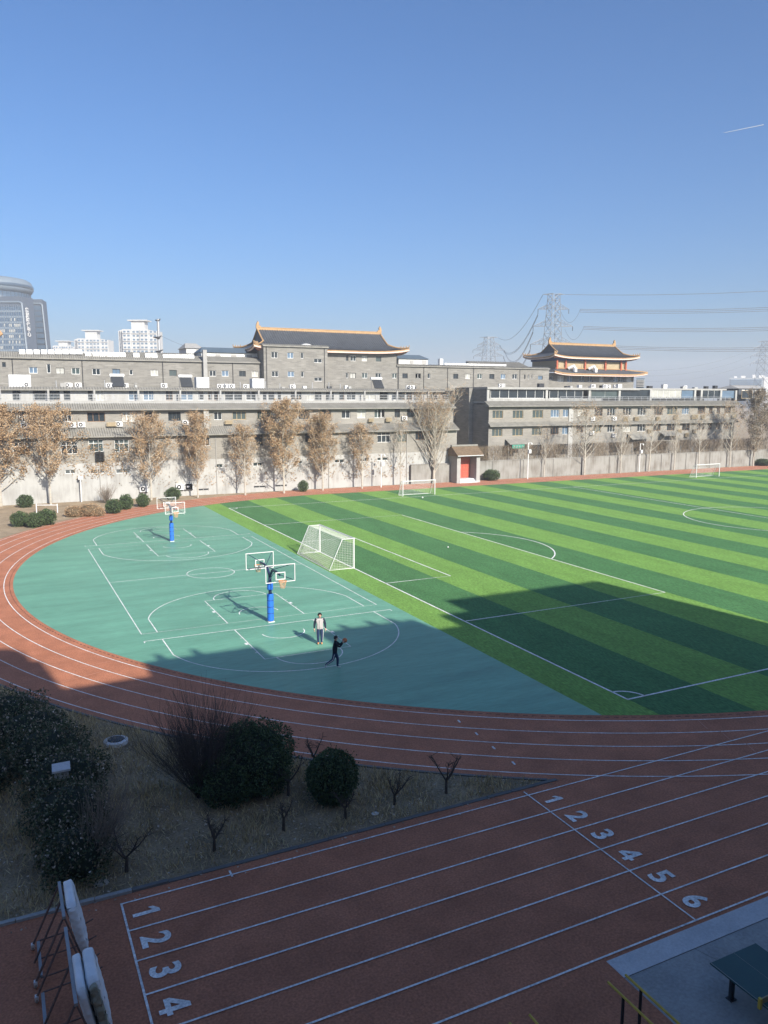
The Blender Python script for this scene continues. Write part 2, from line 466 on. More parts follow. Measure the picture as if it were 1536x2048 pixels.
# kerb stones along the bed
kb = thing('bed_kerb', 'low concrete kerb stones edging the planted bed beside the straight', 'kerb', (-6, V_BED, 0))
u = -14.0
while u < 17.0:
    l = 0.98
    s = MB(); z = .09 + rng.uniform(-.015, .015); dv = rng.uniform(-.015, .015)
    s.box(u, u + l - .02, V_BED - .02 + dv, V_BED + .12 + dv, 0, z if u < 3 else z * .45)
    W(s, 'kerb_stone', 'concrete_dark' if u > 2.5 else 'concrete', kb)
    u += l
gk = MB()
arc = [(CU + (R_OUT + .09) * math.cos(a), CV + (R_OUT + .09) * math.sin(a)) for a in [math.radians(168 + 76 * i / 120) for i in range(121)]]
for p, q in zip(arc[:-1], arc[1:]):
    if q[1] < V_BED + .1: break
    n0 = Vector((p[0] - CU, p[1] - CV, 0)).normalized(); n1 = Vector((q[0] - CU, q[1] - CV, 0)).normalized()
    P0 = Vector((p[0], p[1], 0)); P1 = Vector((q[0], q[1], 0))
    gk.hexa([P0 - n0 * .06, P1 - n1 * .06, P1 + n1 * .06, P0 + n0 * .06, P0 - n0 * .06 + Vector((0, 0, .05)), P1 - n1 * .06 + Vector((0, 0, .05)), P1 + n1 * .06 + Vector((0, 0, .05)), P0 + n0 * .06 + Vector((0, 0, .05))])
tag(gk.build('track_edging', 'concrete_dark', origin=None), 'curved concrete edging between the bend and the planted bed', 'edging')
# exercise-corner paving
p = MB(); p.face([(12.6, -1, .010), (170, -1, .010), (170, 12.66, .010), (12.6, 12.66, .010)])
yard = struct(p, 'paved_yard', 'concrete')
p = MB(); p.box(12.6, 170, 12.66, 13.27, 0, .022)
p.build('concrete_strip', 'concrete_light', yard)
p = MB(); p.ribbon([(14.9, 12.66), (15.0, 12.3), (15.2, 11.9), (15.15, 11.4), (15.4, 10.5)], .012, .014); p.ribbon([(12.6, 12.655), (30, 12.655)], .02, .0142)
p.build('paving_joint', 'concrete_dark', yard)

ZL = .0225
def line(pts, parent, w=.05, name='lane_line', m='paint', z=ZL, closed=False):
    mb = MB(); mb.ribbon(pts, w, z, closed=closed); return mb.build(name, m, parent)
def arcpts(cu, cv, r, a0, a1, n=48):
    return [(cu + r * math.cos(math.radians(a0 + (a1 - a0) * i / n)), cv + r * math.sin(math.radians(a0 + (a1 - a0) * i / n))) for i in range(n + 1)]
# lanes on the bend (4) and straight (6)
for i in range(5):
    r = 41.05 + 1.235 * i
    line([(170, CV + r), (CU + 20, CV + r)] + arcpts(CU, CV, r, 90, 270, 160) + [(170, CV - r)], track, .055)
# dashed drain slots on the inner edge
d = MB()
for i in range(330):
    a = math.pi / 2 + math.pi * (i + .1) / 330; a2 = a + math.pi / 330 * .55
    d.ribbon([(CU + 40.68 * math.cos(a), CV + 40.68 * math.sin(a)), (CU + 40.68 * math.cos(a2), CV + 40.68 * math.sin(a2))], .05, ZL)
tag(d.build('drain_slots', 'drain', track), kind='stuff')
LV = [20.72 - 1.218 * i for i in range(7)]
for i, v in enumerate(LV):
    line([(2.27 if i == 0 else 2.3, v), (170, v)], track, .055, z=ZL + .004)
line([(2.3, LV[0] + .027), (2.3, LV[6] - .027)], track, .055, 'start_line', z=ZL + .008)
line([(15.76, LV[0] + .25), (15.76, LV[6])], track, .05, 'start_line', z=ZL + .008)
for uu in (5.33,): line([(uu, LV[0] - .12), (uu, LV[0] + .2)], track, .06, 'tick_mark', z=ZL + .012)
for (x, y) in [(918, 1444), (953, 1469), (987, 1497), (1027, 1528)]:
    a, b_ = on_z(x, y); line([(a - .02, b_ - .13), (a + .03, b_ + .13)], track, .08, 'tick_mark', z=ZL + .012)
for (p0, p1) in [((160, 1336), (233, 1321)), ((120, 1367), (200, 1345)), ((150, 1408), (165, 1397)), ((1395, 1441), (1415, 1459)), ((1440, 1463), (1462, 1482)), ((1492, 1488), (1515, 1509))]:
    line([on_z(*p0), on_z(*p1)], track, .04, 'faint_mark', 'paint_faded', z=ZL + .006)
# lane numbers
def text_mesh(body, size, offset=0.0, font_extrude=0.0):
    cu = bpy.data.curves.new('txt', 'FONT'); cu.body = body; cu.size = size; cu.offset = offset
    cu.align_x = 'CENTER'; cu.align_y = 'CENTER'; cu.extrude = font_extrude; cu.resolution_u = 4
    o = bpy.data.objects.new('txt', cu); COL.objects.link(o)
    bpy.context.view_layer.update()
    me = bpy.data.meshes.new_from_object(o.evaluated_get(bpy.context.evaluated_depsgraph_get()))
    bpy.data.objects.remove(o); bpy.data.curves.remove(cu)
    return me
for n in range(1, 7):
    if n in (1, 4):        # flat painted glyphs drawn as polygons, 0.7 m tall
        me = bpy.data.meshes.new('digit')
        if n == 1:
            me.from_pydata([(-.02, -.35, 0), (.12, -.35, 0), (.12, .35, 0), (.0, .35, 0), (-.17, .2, 0), (-.17, .07, 0), (-.02, .17, 0)], [], [[0, 1, 2, 3, 6], [3, 4, 5, 6]])
        else:
            me.from_pydata([(.02, -.35, 0), (.16, -.35, 0), (.16, .35, 0), (.02, .35, 0), (-.28, -.06, 0), (-.28, -.2, 0), (.26, -.2, 0), (.26, -.07, 0), (.02, .13, 0), (-.12, -.07, 0), (.02, -.07, 0), (.16, -.07, 0), (.16, -.2, 0), (.02, -.2, 0)], [],
                           [[0, 1, 12, 13], [13, 12, 11, 10], [10, 11, 2, 3, 8], [3, 4, 9, 8], [5, 13, 10, 9, 4], [12, 6, 7, 11]])
    else:
        me = text_mesh(str(n), 1.0, .028)
    me.materials.clear(); me.materials.append(MATS['paint'])
    for uu in (2.85, 16.32):
        if uu < 5 and n > 5: continue
        o = mesh_obj('lane_number', me, track, (uu + (.04 if uu > 5 else 0), (LV[n - 1] + LV[n]) / 2, ZL + .004)); o.rotation_euler = (0, 0, -math.pi / 2)
# football markings
GU, GV0, GV1 = 25.07, 25.85, 93.7
MV = (GV0 + GV1) / 2
FL = lambda pts, **k: line(pts, turf, .11, 'pitch_line', z=ZL + .004, **k)
FL([(GU, GV0), (GU, GV1)]); FL([(GU - .05, GV0), (170, GV0)]); FL([(GU - .05, GV1), (170, GV1)])
FL([(GU, MV - 20.0), (41.55, MV - 20.0), (41.55, MV + 20.0), (GU, MV + 20.0)])
FL([(GU, MV - 9.1), (30.6, MV - 9.1), (30.6, MV + 9.1), (GU, MV + 9.1)])
FL(arcpts(36.05, MV, 9.15, -53, 53)); FL([(77.9, GV0), (77.9, GV1)])
FL(arcpts(77.9, MV, 9.15, 0, 360, 72)); FL(arcpts(GU, GV0, 1.0, 0, 90, 10)); FL(arcpts(GU, GV1, 1.0, -90, 0, 10))
# basketball markings
BU0, BU1, BV0, BV1 = 6.9, 21.9, 45.6, 73.7
BC = (BU0 + BU1) / 2
BL = lambda pts, **k: line(pts, court, .06, 'court_line', z=ZL, **k)
BL([(BU0, BV0), (BU1, BV0), (BU1, BV1), (BU0, BV1)], closed=True)
BL([(BU0, (BV0 + BV1) / 2), (BU1, (BV0 + BV1) / 2)]); BL(arcpts(BC, (BV0 + BV1) / 2, 1.8, 0, 360, 40), closed=True)
def half(v0, s, base=True):
    if base:
        BL([(BU0 - .1, v0), (BU1 + .25, v0)]); BL([(BU0 - .1, v0), (BU0 - .1, v0 + .3 * s)]); BL([(BU1 + .25, v0), (BU1 + .25, v0 + .3 * s)])
    BL([(BC - 2.45, v0), (BC - 2.45, v0 + 5.8 * s), (BC + 2.45, v0 + 5.8 * s), (BC + 2.45, v0)])
    BL(arcpts(BC, v0 + 5.8 * s, 1.8, 0, 180 * s, 24))
    a = math.degrees(math.asin(1.41 / 6.75))
    pts = [(BU1 - .9, v0)] + [(BC + 6.75 * math.cos(math.radians(x)), v0 + (1.575 + 6.75 * math.sin(math.radians(x))) * s) for x in np.linspace(a + .3, 180 - a - .3, 49)] + [(BU0 + .9, v0)]
    BL(pts)
    BL([(BC + 1.25 * math.cos(math.radians(x)), v0 + (1.575 + 1.25 * math.sin(math.radians(x))) * s) for x in np.linspace(0, 180, 20)])
    for sd in (-1, 1):
        for dv, ln in ((1.75, .12), (2.9, .34), (3.75, .12), (4.6, .12)):
            BL([(BC + sd * 2.45, v0 + dv * s), (BC + sd * (2.45 + (.16 if ln < .2 else .2)), v0 + dv * s)], ) if ln < .2 else \
                line([(BC + sd * 2.56, v0 + (dv - .17) * s), (BC + sd * 2.56, v0 + (dv + .17) * s)], court, .2, 'court_line', z=ZL)
half(BV0, 1, False); half(BV1, -1, False); half(44.15, -1); half(75.25, 1)

# ================================================================== BUILDING HELPERS
def wall_open(mb, V, u0, u1, z0, z1, ops, depth=.22, mi=0):
    """front wall in plane v=V facing -v with real openings; ops = (uc, zc, w, h)"""
    R = [(a - w / 2, a + w / 2, b - h / 2, b + h / 2) for a, b, w, h in ops]
    R = [(max(a, u0), min(b, u1), max(c, z0), min(d, z1)) for a, b, c, d in R if b > u0 and a < u1]
    us = sorted(set([u0, u1] + [x for r in R for x in r[:2]])); zs = sorted(set([z0, z1] + [x for r in R for x in r[2:]]))
    for a, b in zip(us[:-1], us[1:]):
        if b - a < 1e-6: continue
        run = None
        for c, d in zip(zs[:-1], zs[1:]):
            um, zm = (a + b) / 2, (c + d) / 2
            hole = any(r[0] < um < r[1] and r[2] < zm < r[3] for r in R)
            if hole:
                if run: mb.face([(a, V, run[0]), (b, V, run[0]), (b, V, run[1]), (a, V, run[1])], mi); run = None
            else: run = (run[0], d) if run else (c, d)
        if run: mb.face([(a, V, run[0]), (b, V, run[0]), (b, V, run[1]), (a, V, run[1])], mi)
    for a, b, c, d in R:
        V2 = V + depth
        mb.face([(a, V, c), (b, V, c), (b, V2, c), (a, V2, c)], mi); mb.face([(a, V2, d), (b, V2, d), (b, V, d), (a, V, d)], mi)
        mb.face([(a, V, c), (a, V2, c), (a, V2, d), (a, V, d)], mi); mb.face([(b, V2, c), (b, V, c), (b, V, d), (b, V2, d)], mi)
WCACHE = {}
def window(root, V, uc, zc, w, h, frame='frame_white', pane='glass_dark', n=2, depth=.12, top=False):
    key = (round(w, 2), round(h, 2), frame, n, top)
    if key not in WCACHE:
        m = MB(); f = .06
        m.box(-w / 2, -w / 2 + f, 0, .07, -h / 2, h / 2); m.box(w / 2 - f, w / 2, 0, .07, -h / 2, h / 2)
        m.box(-w / 2 + f, w / 2 - f, 0, .07, h / 2 - f, h / 2); m.box(-w / 2 + f, w / 2 - f, 0, .07, -h / 2, -h / 2 + f)
        for i in range(1, n):
            x = -w / 2 + w * i / n; m.box(x - f / 2, x + f / 2, .004, .066, -h / 2 + f, h / 2 - f)
        if top: m.box(-w / 2 + f, w / 2 - f, .008, .062, h * .18, h * .18 + f)
        me = bpy.data.meshes.new('window'); me.from_pydata(m.v, [], m.f); me.materials.append(MATS[frame])
        g = MB(); g.box(-w / 2 + .02, w / 2 - .02, .03, .045, -h / 2 + .02, h / 2 - .02)
        WCACHE[key] = (me, g)
    me, g = WCACHE[key]
    pk = key + (pane,)
    if pk not in WCACHE:
        pm = bpy.data.meshes.new('pane'); pm.from_pydata(g.v, [], g.f); pm.materials.append(MATS[pane]); WCACHE[pk] = pm
    o0 = ORIG[root.name]
    o = mesh_obj('window', me, root, (uc - o0[0], V + depth - o0[1], zc - o0[2]))
    mesh_obj('pane', WCACHE[pk], o)
    return o
def skirt(root, Ve, ze, Vt, zt, u0, u1, name='tile_skirt', m='tile_grey', step=.3, th=.14):
    """sloping tiled eave roof with raised tile ridges"""
    mb = MB()
    mb.hexa([(u0, Ve, ze - th), (u1, Ve, ze - th), (u1, Vt, ze - th), (u0, Vt, ze - th), (u0, Ve, ze), (u1, Ve, ze), (u1, Vt, zt), (u0, Vt, zt)])
    o = W(mb, name, m, root)
    rb = MB(); n = int((u1 - u0) / step); r = .055
    for i in range(n + 1):
        x = u0 + (u1 - u0) * i / n
        rb.face([(x - r, Ve - .02, ze), (x, Ve - .02, ze + .09), (x, Vt, zt + .09), (x - r, Vt, zt)])
        rb.face([(x, Ve - .02, ze + .09), (x + r, Ve - .02, ze), (x + r, Vt, zt), (x, Vt, zt + .09)])
        rb.face([(x - r, Ve - .02, ze), (x + r, Ve - .02, ze), (x, Ve - .02, ze + .09)])
    tag(W(rb, 'tile_ridges', m, root, parent=o), kind='stuff')
    return o
def ac_mesh():
    m = MB(); m.box(-.43, .43, -.32, 0, 0, .62)
    n = 16; c = (-.1, -.325, .31)
    for r, mi, y in ((.25, 1, -.324), (.10, 0, -.328)):
        m.face([(c[0] + r * math.cos(2 * math.pi * k / n), y, c[2] + r * math.sin(2 * math.pi * k / n)) for k in range(n)], mi)
    m.box(-.35, -.3, -.3, .05, -.06, 0, 1); m.box(.3, .35, -.3, .05, -.06, 0, 1)
    me = bpy.data.meshes.new('air_conditioner'); me.from_pydata(m.v, [], m.f)
    me.materials.append(MATS['white_metal']); me.materials.append(MATS['dark_metal']); me.polygons.foreach_set('material_index', m.m)
    return me
AC = ac_mesh()
def ac(root, u, v, z, s=1.0):
    o0 = ORIG[root.name]; o = mesh_obj('air_conditioner', AC, root, (u - o0[0], v - o0[1], z - o0[2])); o.scale = (s, s, s); return o
def cage(root, u, v, z, w=1.1, h=.6):
    m = MB(); m.box(u - w / 2, u + w / 2, v - .45, v, z, z + .05)
    n = max(5, int(w / .12))
    for i in range(n + 1):
        x = u - w / 2 + w * i / n; m.box(x - .025, x + .025, v - .45, v - .42, z + .05, z + h)
    m.box(u - w / 2, u + w / 2, v - .455, v - .415, z + h, z + h + .05)
    m.box(u - w / 2 + .1, u + w / 2 - .1, v - .38, v - .04, z + .05, z + h - .06)
    return W(m, 'ac_cage', 'cage_tan', root)
def rail(root, V, u0, u1, z0, h=1.0, step=1.6, m='grey_metal', name='terrace_railing'):
    mb = MB()
    for z in (z0 + h, z0 + h * .55, z0 + .12): mb.box(u0, u1, V - .025, V + .025, z - .025, z + .025)
    n = int((u1 - u0) / step)
    for i in range(n + 1):
        x = u0 + (u1 - u0) * i / n; mb.box(x - .035, x + .035, V - .035, V + .035, z0, z0 + h + .02)
    o = W(mb, name, m, root)
    bl = MB(); n = int((u1 - u0) / .16)
    for i in range(n):
        x = u0 + (u1 - u0) * (i + .5) / n; bl.box(x - .008, x + .008, V - .008, V + .008, z0 + .14, z0 + h - .03)
    tag(W(bl, 'balusters', m, root, parent=o), kind='stuff')
Z = lambda ox, oy, sc: (lambda x, y: (ox + x / sc, oy + y / sc))
z1 = Z(0, 530, 3.84); z2 = Z(400, 620, 3.4133); z3 = Z(780, 560, 3.84); z4 = Z(1050, 660, 5.908)
z5 = Z(0, 760, 3.84); z6 = Z(380, 760, 3.84); z7 = Z(760, 760, 3.84); z8 = Z(1136, 720, 3.84)
def opn(zf, V, x, y, w, h, sc=3.84):
    a = zf(x - w / 2, y); b = zf(x + w / 2, y); u0, _ = on_v(*a, V); u1, _ = on_v(*b, V)
    _, t0 = on_v(*zf(x, y - h / 2), V); _, t1 = on_v(*zf(x, y + h / 2), V)
    return ((u0 + u1) / 2, (t0 + t1) / 2, u1 - u0, t0 - t1)
STY = [('frame_white', 'glass_dark'), ('frame_white', 'glass_curtain_reflection'), ('frame_brown', 'glass_dark'), ('frame_tan', 'glass_green'), ('frame_dark', 'glass_dark'), ('frame_white', 'glass_green'), ('frame_white', 'glass_blue')]

# ================================================================== LEFT TERRACED BUILDING
LB = thing('terraced_building', 'long grey brick building with stepped tiled eaves and roof terrace behind the leafy trees', 'building', (25, 108, 0))
U0, U1 = -45.0, 66.0
ops0 = []
for zf, x, y, w, h, st in [(z5, 738, 505, 112, 95, 5), (z5, 935, 505, 110, 95, 5), (z6, 120, 470, 70, 75, 0), (z6, 390, 465, 70, 80, 4), (z6, 530, 460, 60, 90, 4), (z6, 930, 440, 90, 75, 4), (z6, 1305, 450, 40, 75, 0), (z6, 1490, 440, 100, 78, 0), (z7, 170, 440, 70, 75, 3), (z7, 310, 425, 75, 70, 2)]:
    ops0.append(opn(zf, 108, x, y, w, h) + (st,))
for x in (-8., -2.5, 3.0, 8.5): ops0.append((x, 6.95, 2.0, 1.6, 0))
vents = []
for zf, x, y, w, h in [(z6, 225, 660, 55, 28), (z6, 520, 648, 70, 28), (z6, 690, 640, 70, 24), (z6, 835, 632, 60, 24), (z6, 1150, 623, 75, 26), (z6, 1340, 612, 70, 28), (z6, 1480, 607, 80, 22), (z5, 540, 705, 80, 30), (z5, 750, 702, 110, 32), (z5, 945, 700, 110, 32), (z6, 105, 842, 80, 16), (z6, 535, 820, 90, 16), (z6, 700, 812, 90, 16)]:
    vents.append(opn(zf, 108, x, y, w, h))
m = MB(); wall_open(m, 108, U0, U1, 0, 4.9, [v for v in vents if v[1] < 4.9]); W(m, 'plaster_wall', 'plaster', LB)
m = MB(); wall_open(m, 108, U0, U1, 4.9, 8.55, [o[:4] for o in ops0] + [v for v in vents if v[1] > 4.9])
m.face([(U0, 108, 0), (U0, 124, 0), (U0, 124, 8.5), (U0, 108, 8.5)]); m.face([(U1, 108, 0), (U1, 124, 0), (U1, 124, 8.5), (U1, 108, 8.5)]); W(m, 'brick_wall', 'brick_grey', LB)
for o in ops0: window(LB, 108, *o[:4], *STY[o[4]], n=3 if o[2] > 1.7 else 2, top=o[2] > 1.7)
for v in vents:
    window(LB, 108, *v, 'frame_white' if v[1] > 3 else 'trim_grey', 'glass_dark', n=2)
skirt(LB, 107.25, 8.35, 109.15, 9.35, U0, U1)
ops2 = []
for zf, x, y, w, h, st in [(z5, 170, 285, 40, 75, 0), (z5, 520, 285, 60, 70, 0), (z5, 738, 284, 138, 72, 2), (z5, 990, 284, 105, 70, 1), (z5, 1140, 283, 60, 70, 2), (z5, 1340, 280, 96, 68, 4), (z5, 1490, 278, 70, 68, 2), (z6, 215, 275, 62, 62, 0), (z6, 378, 272, 104, 64, 3), (z6, 570, 270, 104, 64, 3), (z6, 715, 255, 45, 48, 4), (z6, 877, 266, 82, 66, 4), (z6, 1035, 264, 92, 64, 4), (z6, 1198, 262, 66, 64, 0), (z6, 1317, 261, 66, 64, 1), (z6, 1455, 258, 76, 66, 5), (z7, 15, 257, 38, 62, 5), (z7, 133, 255, 42, 66, 4), (z7, 250, 253, 84, 66, 4), (z7, 390, 250, 75, 66, 2)]:
    ops2.append(opn(zf, 109.2, x, y, w, h) + (st,))
for x in (-10., -5., 0.): ops2.append((x, 10.7, 1.8, 1.3, 2))
m = MB(); wall_open(m, 109.2, U0, U1, 9.2, 11.95, [o[:4] for o in ops2])
m.face([(U1, 109.2, 9), (U1, 124, 9), (U1, 124, 14.4), (U1, 109.2, 14.4)]); W(m, 'brick_wall', 'brick_grey', LB)
for o in ops2: window(LB, 109.2, *o[:4], STY[o[4]][0], STY[o[4]][1], n=3 if o[2] > 1.6 else 2)
skirt(LB, 108.35, 11.75, 110.1, 12.55, U0, U1)
m = MB(); m.box(U0, U1, 110.0, 124, 12.3, 12.6); W(m, 'terrace_floor', 'concrete', LB)
m = MB(); m.box(U0, U1, 110.1, 110.25, 12.6, 12.85); W(m, 'parapet', 'trim_grey', LB)
rail(LB, 110.18, 0, U1, 12.85, .85)
# terrace storey: piers, glazing, doors
ops3 = []
for zf, x, w, st in [(z5, 128, 62, 4), (z5, 300, 95, 4), (z5, 410, 100, 4), (z5, 515, 50, 4), (z5, 692, 32, 4), (z5, 740, 55, 1), (z5, 785, 28, 1), (z5, 1030, 84, 6), (z5, 1142, 82, 6), (z5, 1300, 52, 2), (z5, 1437, 96, 6), (z6, 85, 45, 0), (z6, 155, 30, 2), (z6, 200, 32, 2), (z6, 300, 60, 4), (z6, 370, 60, 4), (z6, 470, 78, 0), (z6, 575, 30, 4), (z6, 625, 44, 4), (z6, 685, 28, 4), (z6, 818, 86, 0), (z6, 925, 55, 1), (z6, 985, 50, 4), (z6, 1075, 60, 4), (z6, 1165, 40, 2), (z6, 1240, 70, 0), (z6, 1380, 90, 1), (z6, 1490, 68, 4), (z7, 30, 60, 4), (z7, 115, 26, 0), (z7, 165, 50, 4), (z7, 225, 42, 2), (z7, 290, 60, 4), (z7, 400, 80, 4)]:
    a = opn(zf, 112.5, x, 128, w, 62); ops3.append((a[0], 13.58, a[2], 1.4, st))
m = MB(); wall_open(m, 112.5, U0, U1, 12.6, 14.35, [o[:4] for o in ops3]); W(m, 'terrace_wall', 'plaster', LB)
for o in ops3: window(LB, 112.5, *o[:4], STY[o[4]][0], STY[o[4]][1], n=2 if o[2] > .9 else 1)
u = 1.0
while u < U1:
    m = MB(); m.box(u - .12, u + .12, 111.2, 111.45, 12.6, 14.3); W(m, 'terrace_pillar', 'trim_grey', LB); u += 5.6
skirt(LB, 111.75, 14.3, 112.6, 14.62, U0, U1, step=.35, m='tile_grey')
m = MB(); m.box(U0, U1, 112.6, 124.4, 14.3, 14.6); W(m, 'flat_roof', 'concrete', LB)
for zf, x, y in [(z5, 555, 352), (z5, 625, 350), (z5, 912, 345), (z7, 185, 300), (z7, 328, 310), (z5, 1425, 333), (z5, 190, 375)]:
    a, b_ = on_v(*zf(x, y), 109.1); ac(LB, a, 109.18, max(b_ - .2, 9.45), 1.05)
for zf, x, y in [(z5, 1103, 858), (z5, 1380, 842), (z5, 1445, 838), (z6, -8, 838)]:
    a, b_ = on_v(*zf(x, y), 107.9); ac(LB, a, 107.98, b_, 1.25)
for zf, x, y, w in [(z5, 855, 352, 65), (z6, 295, 335, 60), (z6, 942, 325, 48), (z6, 1385, 318, 44), (z6, 1520, 316, 50), (z7, 60, 312, 45)]:
    a, b_ = on_v(*zf(x, y), 109.1); cage(LB, a, 109.18, b_ - .05, w / 3.84 / 13.5, .5)
m = MB(); a, b_ = on_v(*z5(768, 620), 107.9); 
for i in range(7): m.box(a - .55, a + .55, 107.55, 107.95, b_ + i * .19, b_ + .03 + i * .19)
for x in (-.55, 0, .52): m.box(a + x, a + x + .03, 107.54, 107.57, b_, b_ + 1.2)
W(m, 'window_grille', 'dark_metal', LB)
for x in (12., 27.3, 44.0, 57.):
    m = MB(); m.tube([(x, 107.93, 0), (x, 107.93, 8.2)], .05, 5); W(m, 'drain_pipe', 'trim_grey', LB)
m = MB(); a, _ = on_v(*z6(135, 700), 108.9); m.box(a - .35, a + .35, 108.7, 109.2, 8.9, 11.8); W(m, 'pier', 'plaster', LB)
# roof clutter on the flat roof
CL = rng
for i in range(34):
    x = CL.uniform(0, 64); v = CL.uniform(114, 118)
    k = CL.random()
    if k < .35: ac(LB, x, v, 14.6, 1.0)
    elif k < .75:
        m = MB(); w = CL.uniform(.3, .9); m.box(x - w / 2, x + w / 2, v, v + .5, 14.6, 14.6 + CL.uniform(.25, .6)); m.box(x - w / 2 - .05, x + w / 2 + .05, v - .05, v + .55, 15.2, 15.26) if CL.random() < .3 else None
        W(m, 'roof_vent', CL.choice(['concrete', 'white_paint', 'dark_metal', 'trim_grey']), LB)
    else:
        m = MB(); m.tube([(x, v, 14.6), (x, v, 15.2 + CL.random() * .5)], .06, 6); W(m, 'vent_pipe', 'grey_metal', LB)
for zf, x, y, w, h in [(z5, 155, 60, 130, 62), (z6, 520, 62, 90, 55), (z6, 95, 60, 90, 60)]:
    a, b_ = on_v(*zf(x, y), 116); m = MB(); ww = w / 3.84 / 12.8; m.box(a - ww / 2, a + ww / 2, 115.6, 117, 14.6, 14.6 + h / 3.84 / 12.8 + .35)
    W(m, 'roof_box', 'concrete_light', LB)
# solar water heaters on that roof
for i, (zf, x) in enumerate([(z5, 905), (z5, 1430), (z6, 1440)]):
    a, _ = on_v(*zf(x, 60), 115)
    sw = thing('solar_water_heater', ['solar water heater with white tank on the terraced roof above the window grille', 'solar water heater with white tank on the terraced roof above the white-trunked trees', 'solar water heater with white tank on the terraced roof below the curved hall roof'][i], 'water heater', (a, 115, 14.6), 'solar water heaters on the roof')
    m = MB(); m.hexa([(a - .85, 114.2, 14.75), (a + .85, 114.2, 14.75), (a + .85, 114.3, 14.68), (a - .85, 114.3, 14.68), (a - .8, 115.3, 16.1), (a + .8, 115.3, 16.1), (a + .8, 115.4, 16.05), (a - .8, 115.4, 16.05)]); W(m, 'tube_panel', 'dark_metal', sw)
    for k in range(12):
        m = MB(); x0 = a - .74 + k * .135; m.tube([(x0, 114.2, 14.78), (x0, 115.27, 16.12)], .035, 5, caps=False); W(m, 'vacuum_tube', 'tile_dark', sw)
    m = MB(); m.tube([(a - .95, 115.45, 16.25), (a + .95, 115.45, 16.25)], .24, 12); W(m, 'tank', 'white_metal', sw)
    m = MB()
    for sx in (-.8, .8): m.tube([(a + sx, 115.5, 16.2), (a + sx, 115.7, 14.6)], .03, 4); m.tube([(a + sx, 114.2, 14.76), (a + sx, 114.2, 14.6)], .03, 4)
    W(m, 'stand', 'grey_metal', sw)

# ================================================================== TALL BRICK BUILDING BEHIND
BB = thing('brick_building', 'tall plain grey brick building with small square windows and white panels along its roof', 'building', (50, 126, 0))
VB = 126.0
def bops(lst):
    r = []
    for zf, x, y, w, h, sc in lst: r.append(opn(zf, VB, x, y, w, h, sc))
    return r
bw = bops([(z1, 30, 765, 30, 38, 3.84), (z1, 256, 808, 66, 48, 3.84), (z1, 375, 795, 30, 70, 3.84), (z1, 462, 813, 66, 48, 3.84), (z1, 582, 815, 64, 48, 3.84), (z1, 740, 820, 62, 48, 3.84), (z1, 893, 823, 60, 48, 3.84), (z1, 1008, 825, 26, 38, 3.84), (z1, 1187, 828, 56, 46, 3.84), (z1, 1329, 829, 58, 46, 3.84),
    (z2, 88, 433, 46, 40, 1), (z2, 173, 433, 48, 40, 1), (z2, 290, 435, 46, 38, 1), (z2, 376, 436, 44, 38, 1), (z2, 1330, 449, 34, 34, 1), (z2, 1400, 450, 36, 34, 1), (z2, 1490, 450, 34, 34, 1),
    (z2, 1005, 447, 16, 36, 1), (z2, 1045, 448, 38, 36, 1), (z2, 1126, 448, 38, 36, 1), (z2, 1218, 449, 38, 36, 1), (z2, 1005, 328, 16, 38, 1), (z2, 1047, 330, 38, 38, 1), (z2, 1124, 331, 38, 36, 1), (z2, 1219, 334, 36, 36, 1),
    (z3, 216, 738, 40, 38, 1), (z3, 300, 737, 20, 38, 1), (z3, 505, 740, 38, 38, 1), (z3, 598, 740, 38, 38, 1), (z3, 690, 740, 38, 38, 1), (z3, 782, 741, 38, 38, 1), (z3, 870, 741, 38, 38, 1), (z3, 959, 742, 38, 38, 1), (z3, 1035, 743, 10, 34, 1), (z3, 1064, 744, 10, 34, 1), (z3, 1092, 745, 10, 34, 1), (z3, 1155, 750, 34, 30, 1)])
VC = 124.4
cw = [opn(z2, VC, *a) for a in [(513, 437, 46, 38), (622, 438, 46, 38), (700, 439, 20, 38), (808, 474, 55, 25), (509, 307, 44, 42), (618, 310, 44, 40), (698, 311, 20, 40), (806, 347, 55, 27)]]
uA, _ = on_v(527, 700, VC); uB_, _ = on_v(655, 700, VC); uH1, _ = on_v(793, 715, VB); uE, _ = on_v(1098, 750, VB)
m = MB(); wall_open(m, VB, -60, uA + .05, 0, 19.0, bw); W(m, 'brick_wall', 'brick_upper', BB)
m = MB(); wall_open(m, VB, uB_ - .5, uH1, 0, 20.8, bw); W(m, 'brick_wall', 'brick_upper', BB)
m = MB(); wall_open(m, VB, uH1, uE, 0, 18.9, bw); m.face([(uE, VB, 0), (uE, 140, 0), (uE, 140, 18.9), (uE, VB, 18.9)]); W(m, 'brick_wall', 'brick_upper', BB)
m = MB(); wall_open(m, VC, uA, uB_, 0, 21.55, cw)
m.face([(uA, VC, 0), (uA, 127, 0), (uA, 127, 21.55), (uA, VC, 21.55)]); m.face([(uB_, VC, 0), (uB_, 127, 0), (uB_, 127, 21.55), (uB_, VC, 21.55)]); m.face([(uA, VC, 21.5), (uB_, VC, 21.5), (uB_, 127, 21.5), (uA, 127, 21.5)])
W(m, 'stair_block_wall', 'brick_upper', BB)
for i, o in enumerate(bw): window(BB, VB, *o, 'frame_white' if i % 3 else 'frame_dark', ['glass_dark', 'glass_blue', 'glass_dark', 'glass_curtain_reflection', 'glass_green'][i % 5] if o[2] > .8 else 'glass_dark', n=2 if o[2] > .8 else 1)
for i, o in enumerate(cw): window(BB, VC, *o, 'frame_white', ['glass_dark', 'glass_blue', 'glass_dark', 'glass_dark'][i % 4], n=2 if o[2] > .8 else 1)
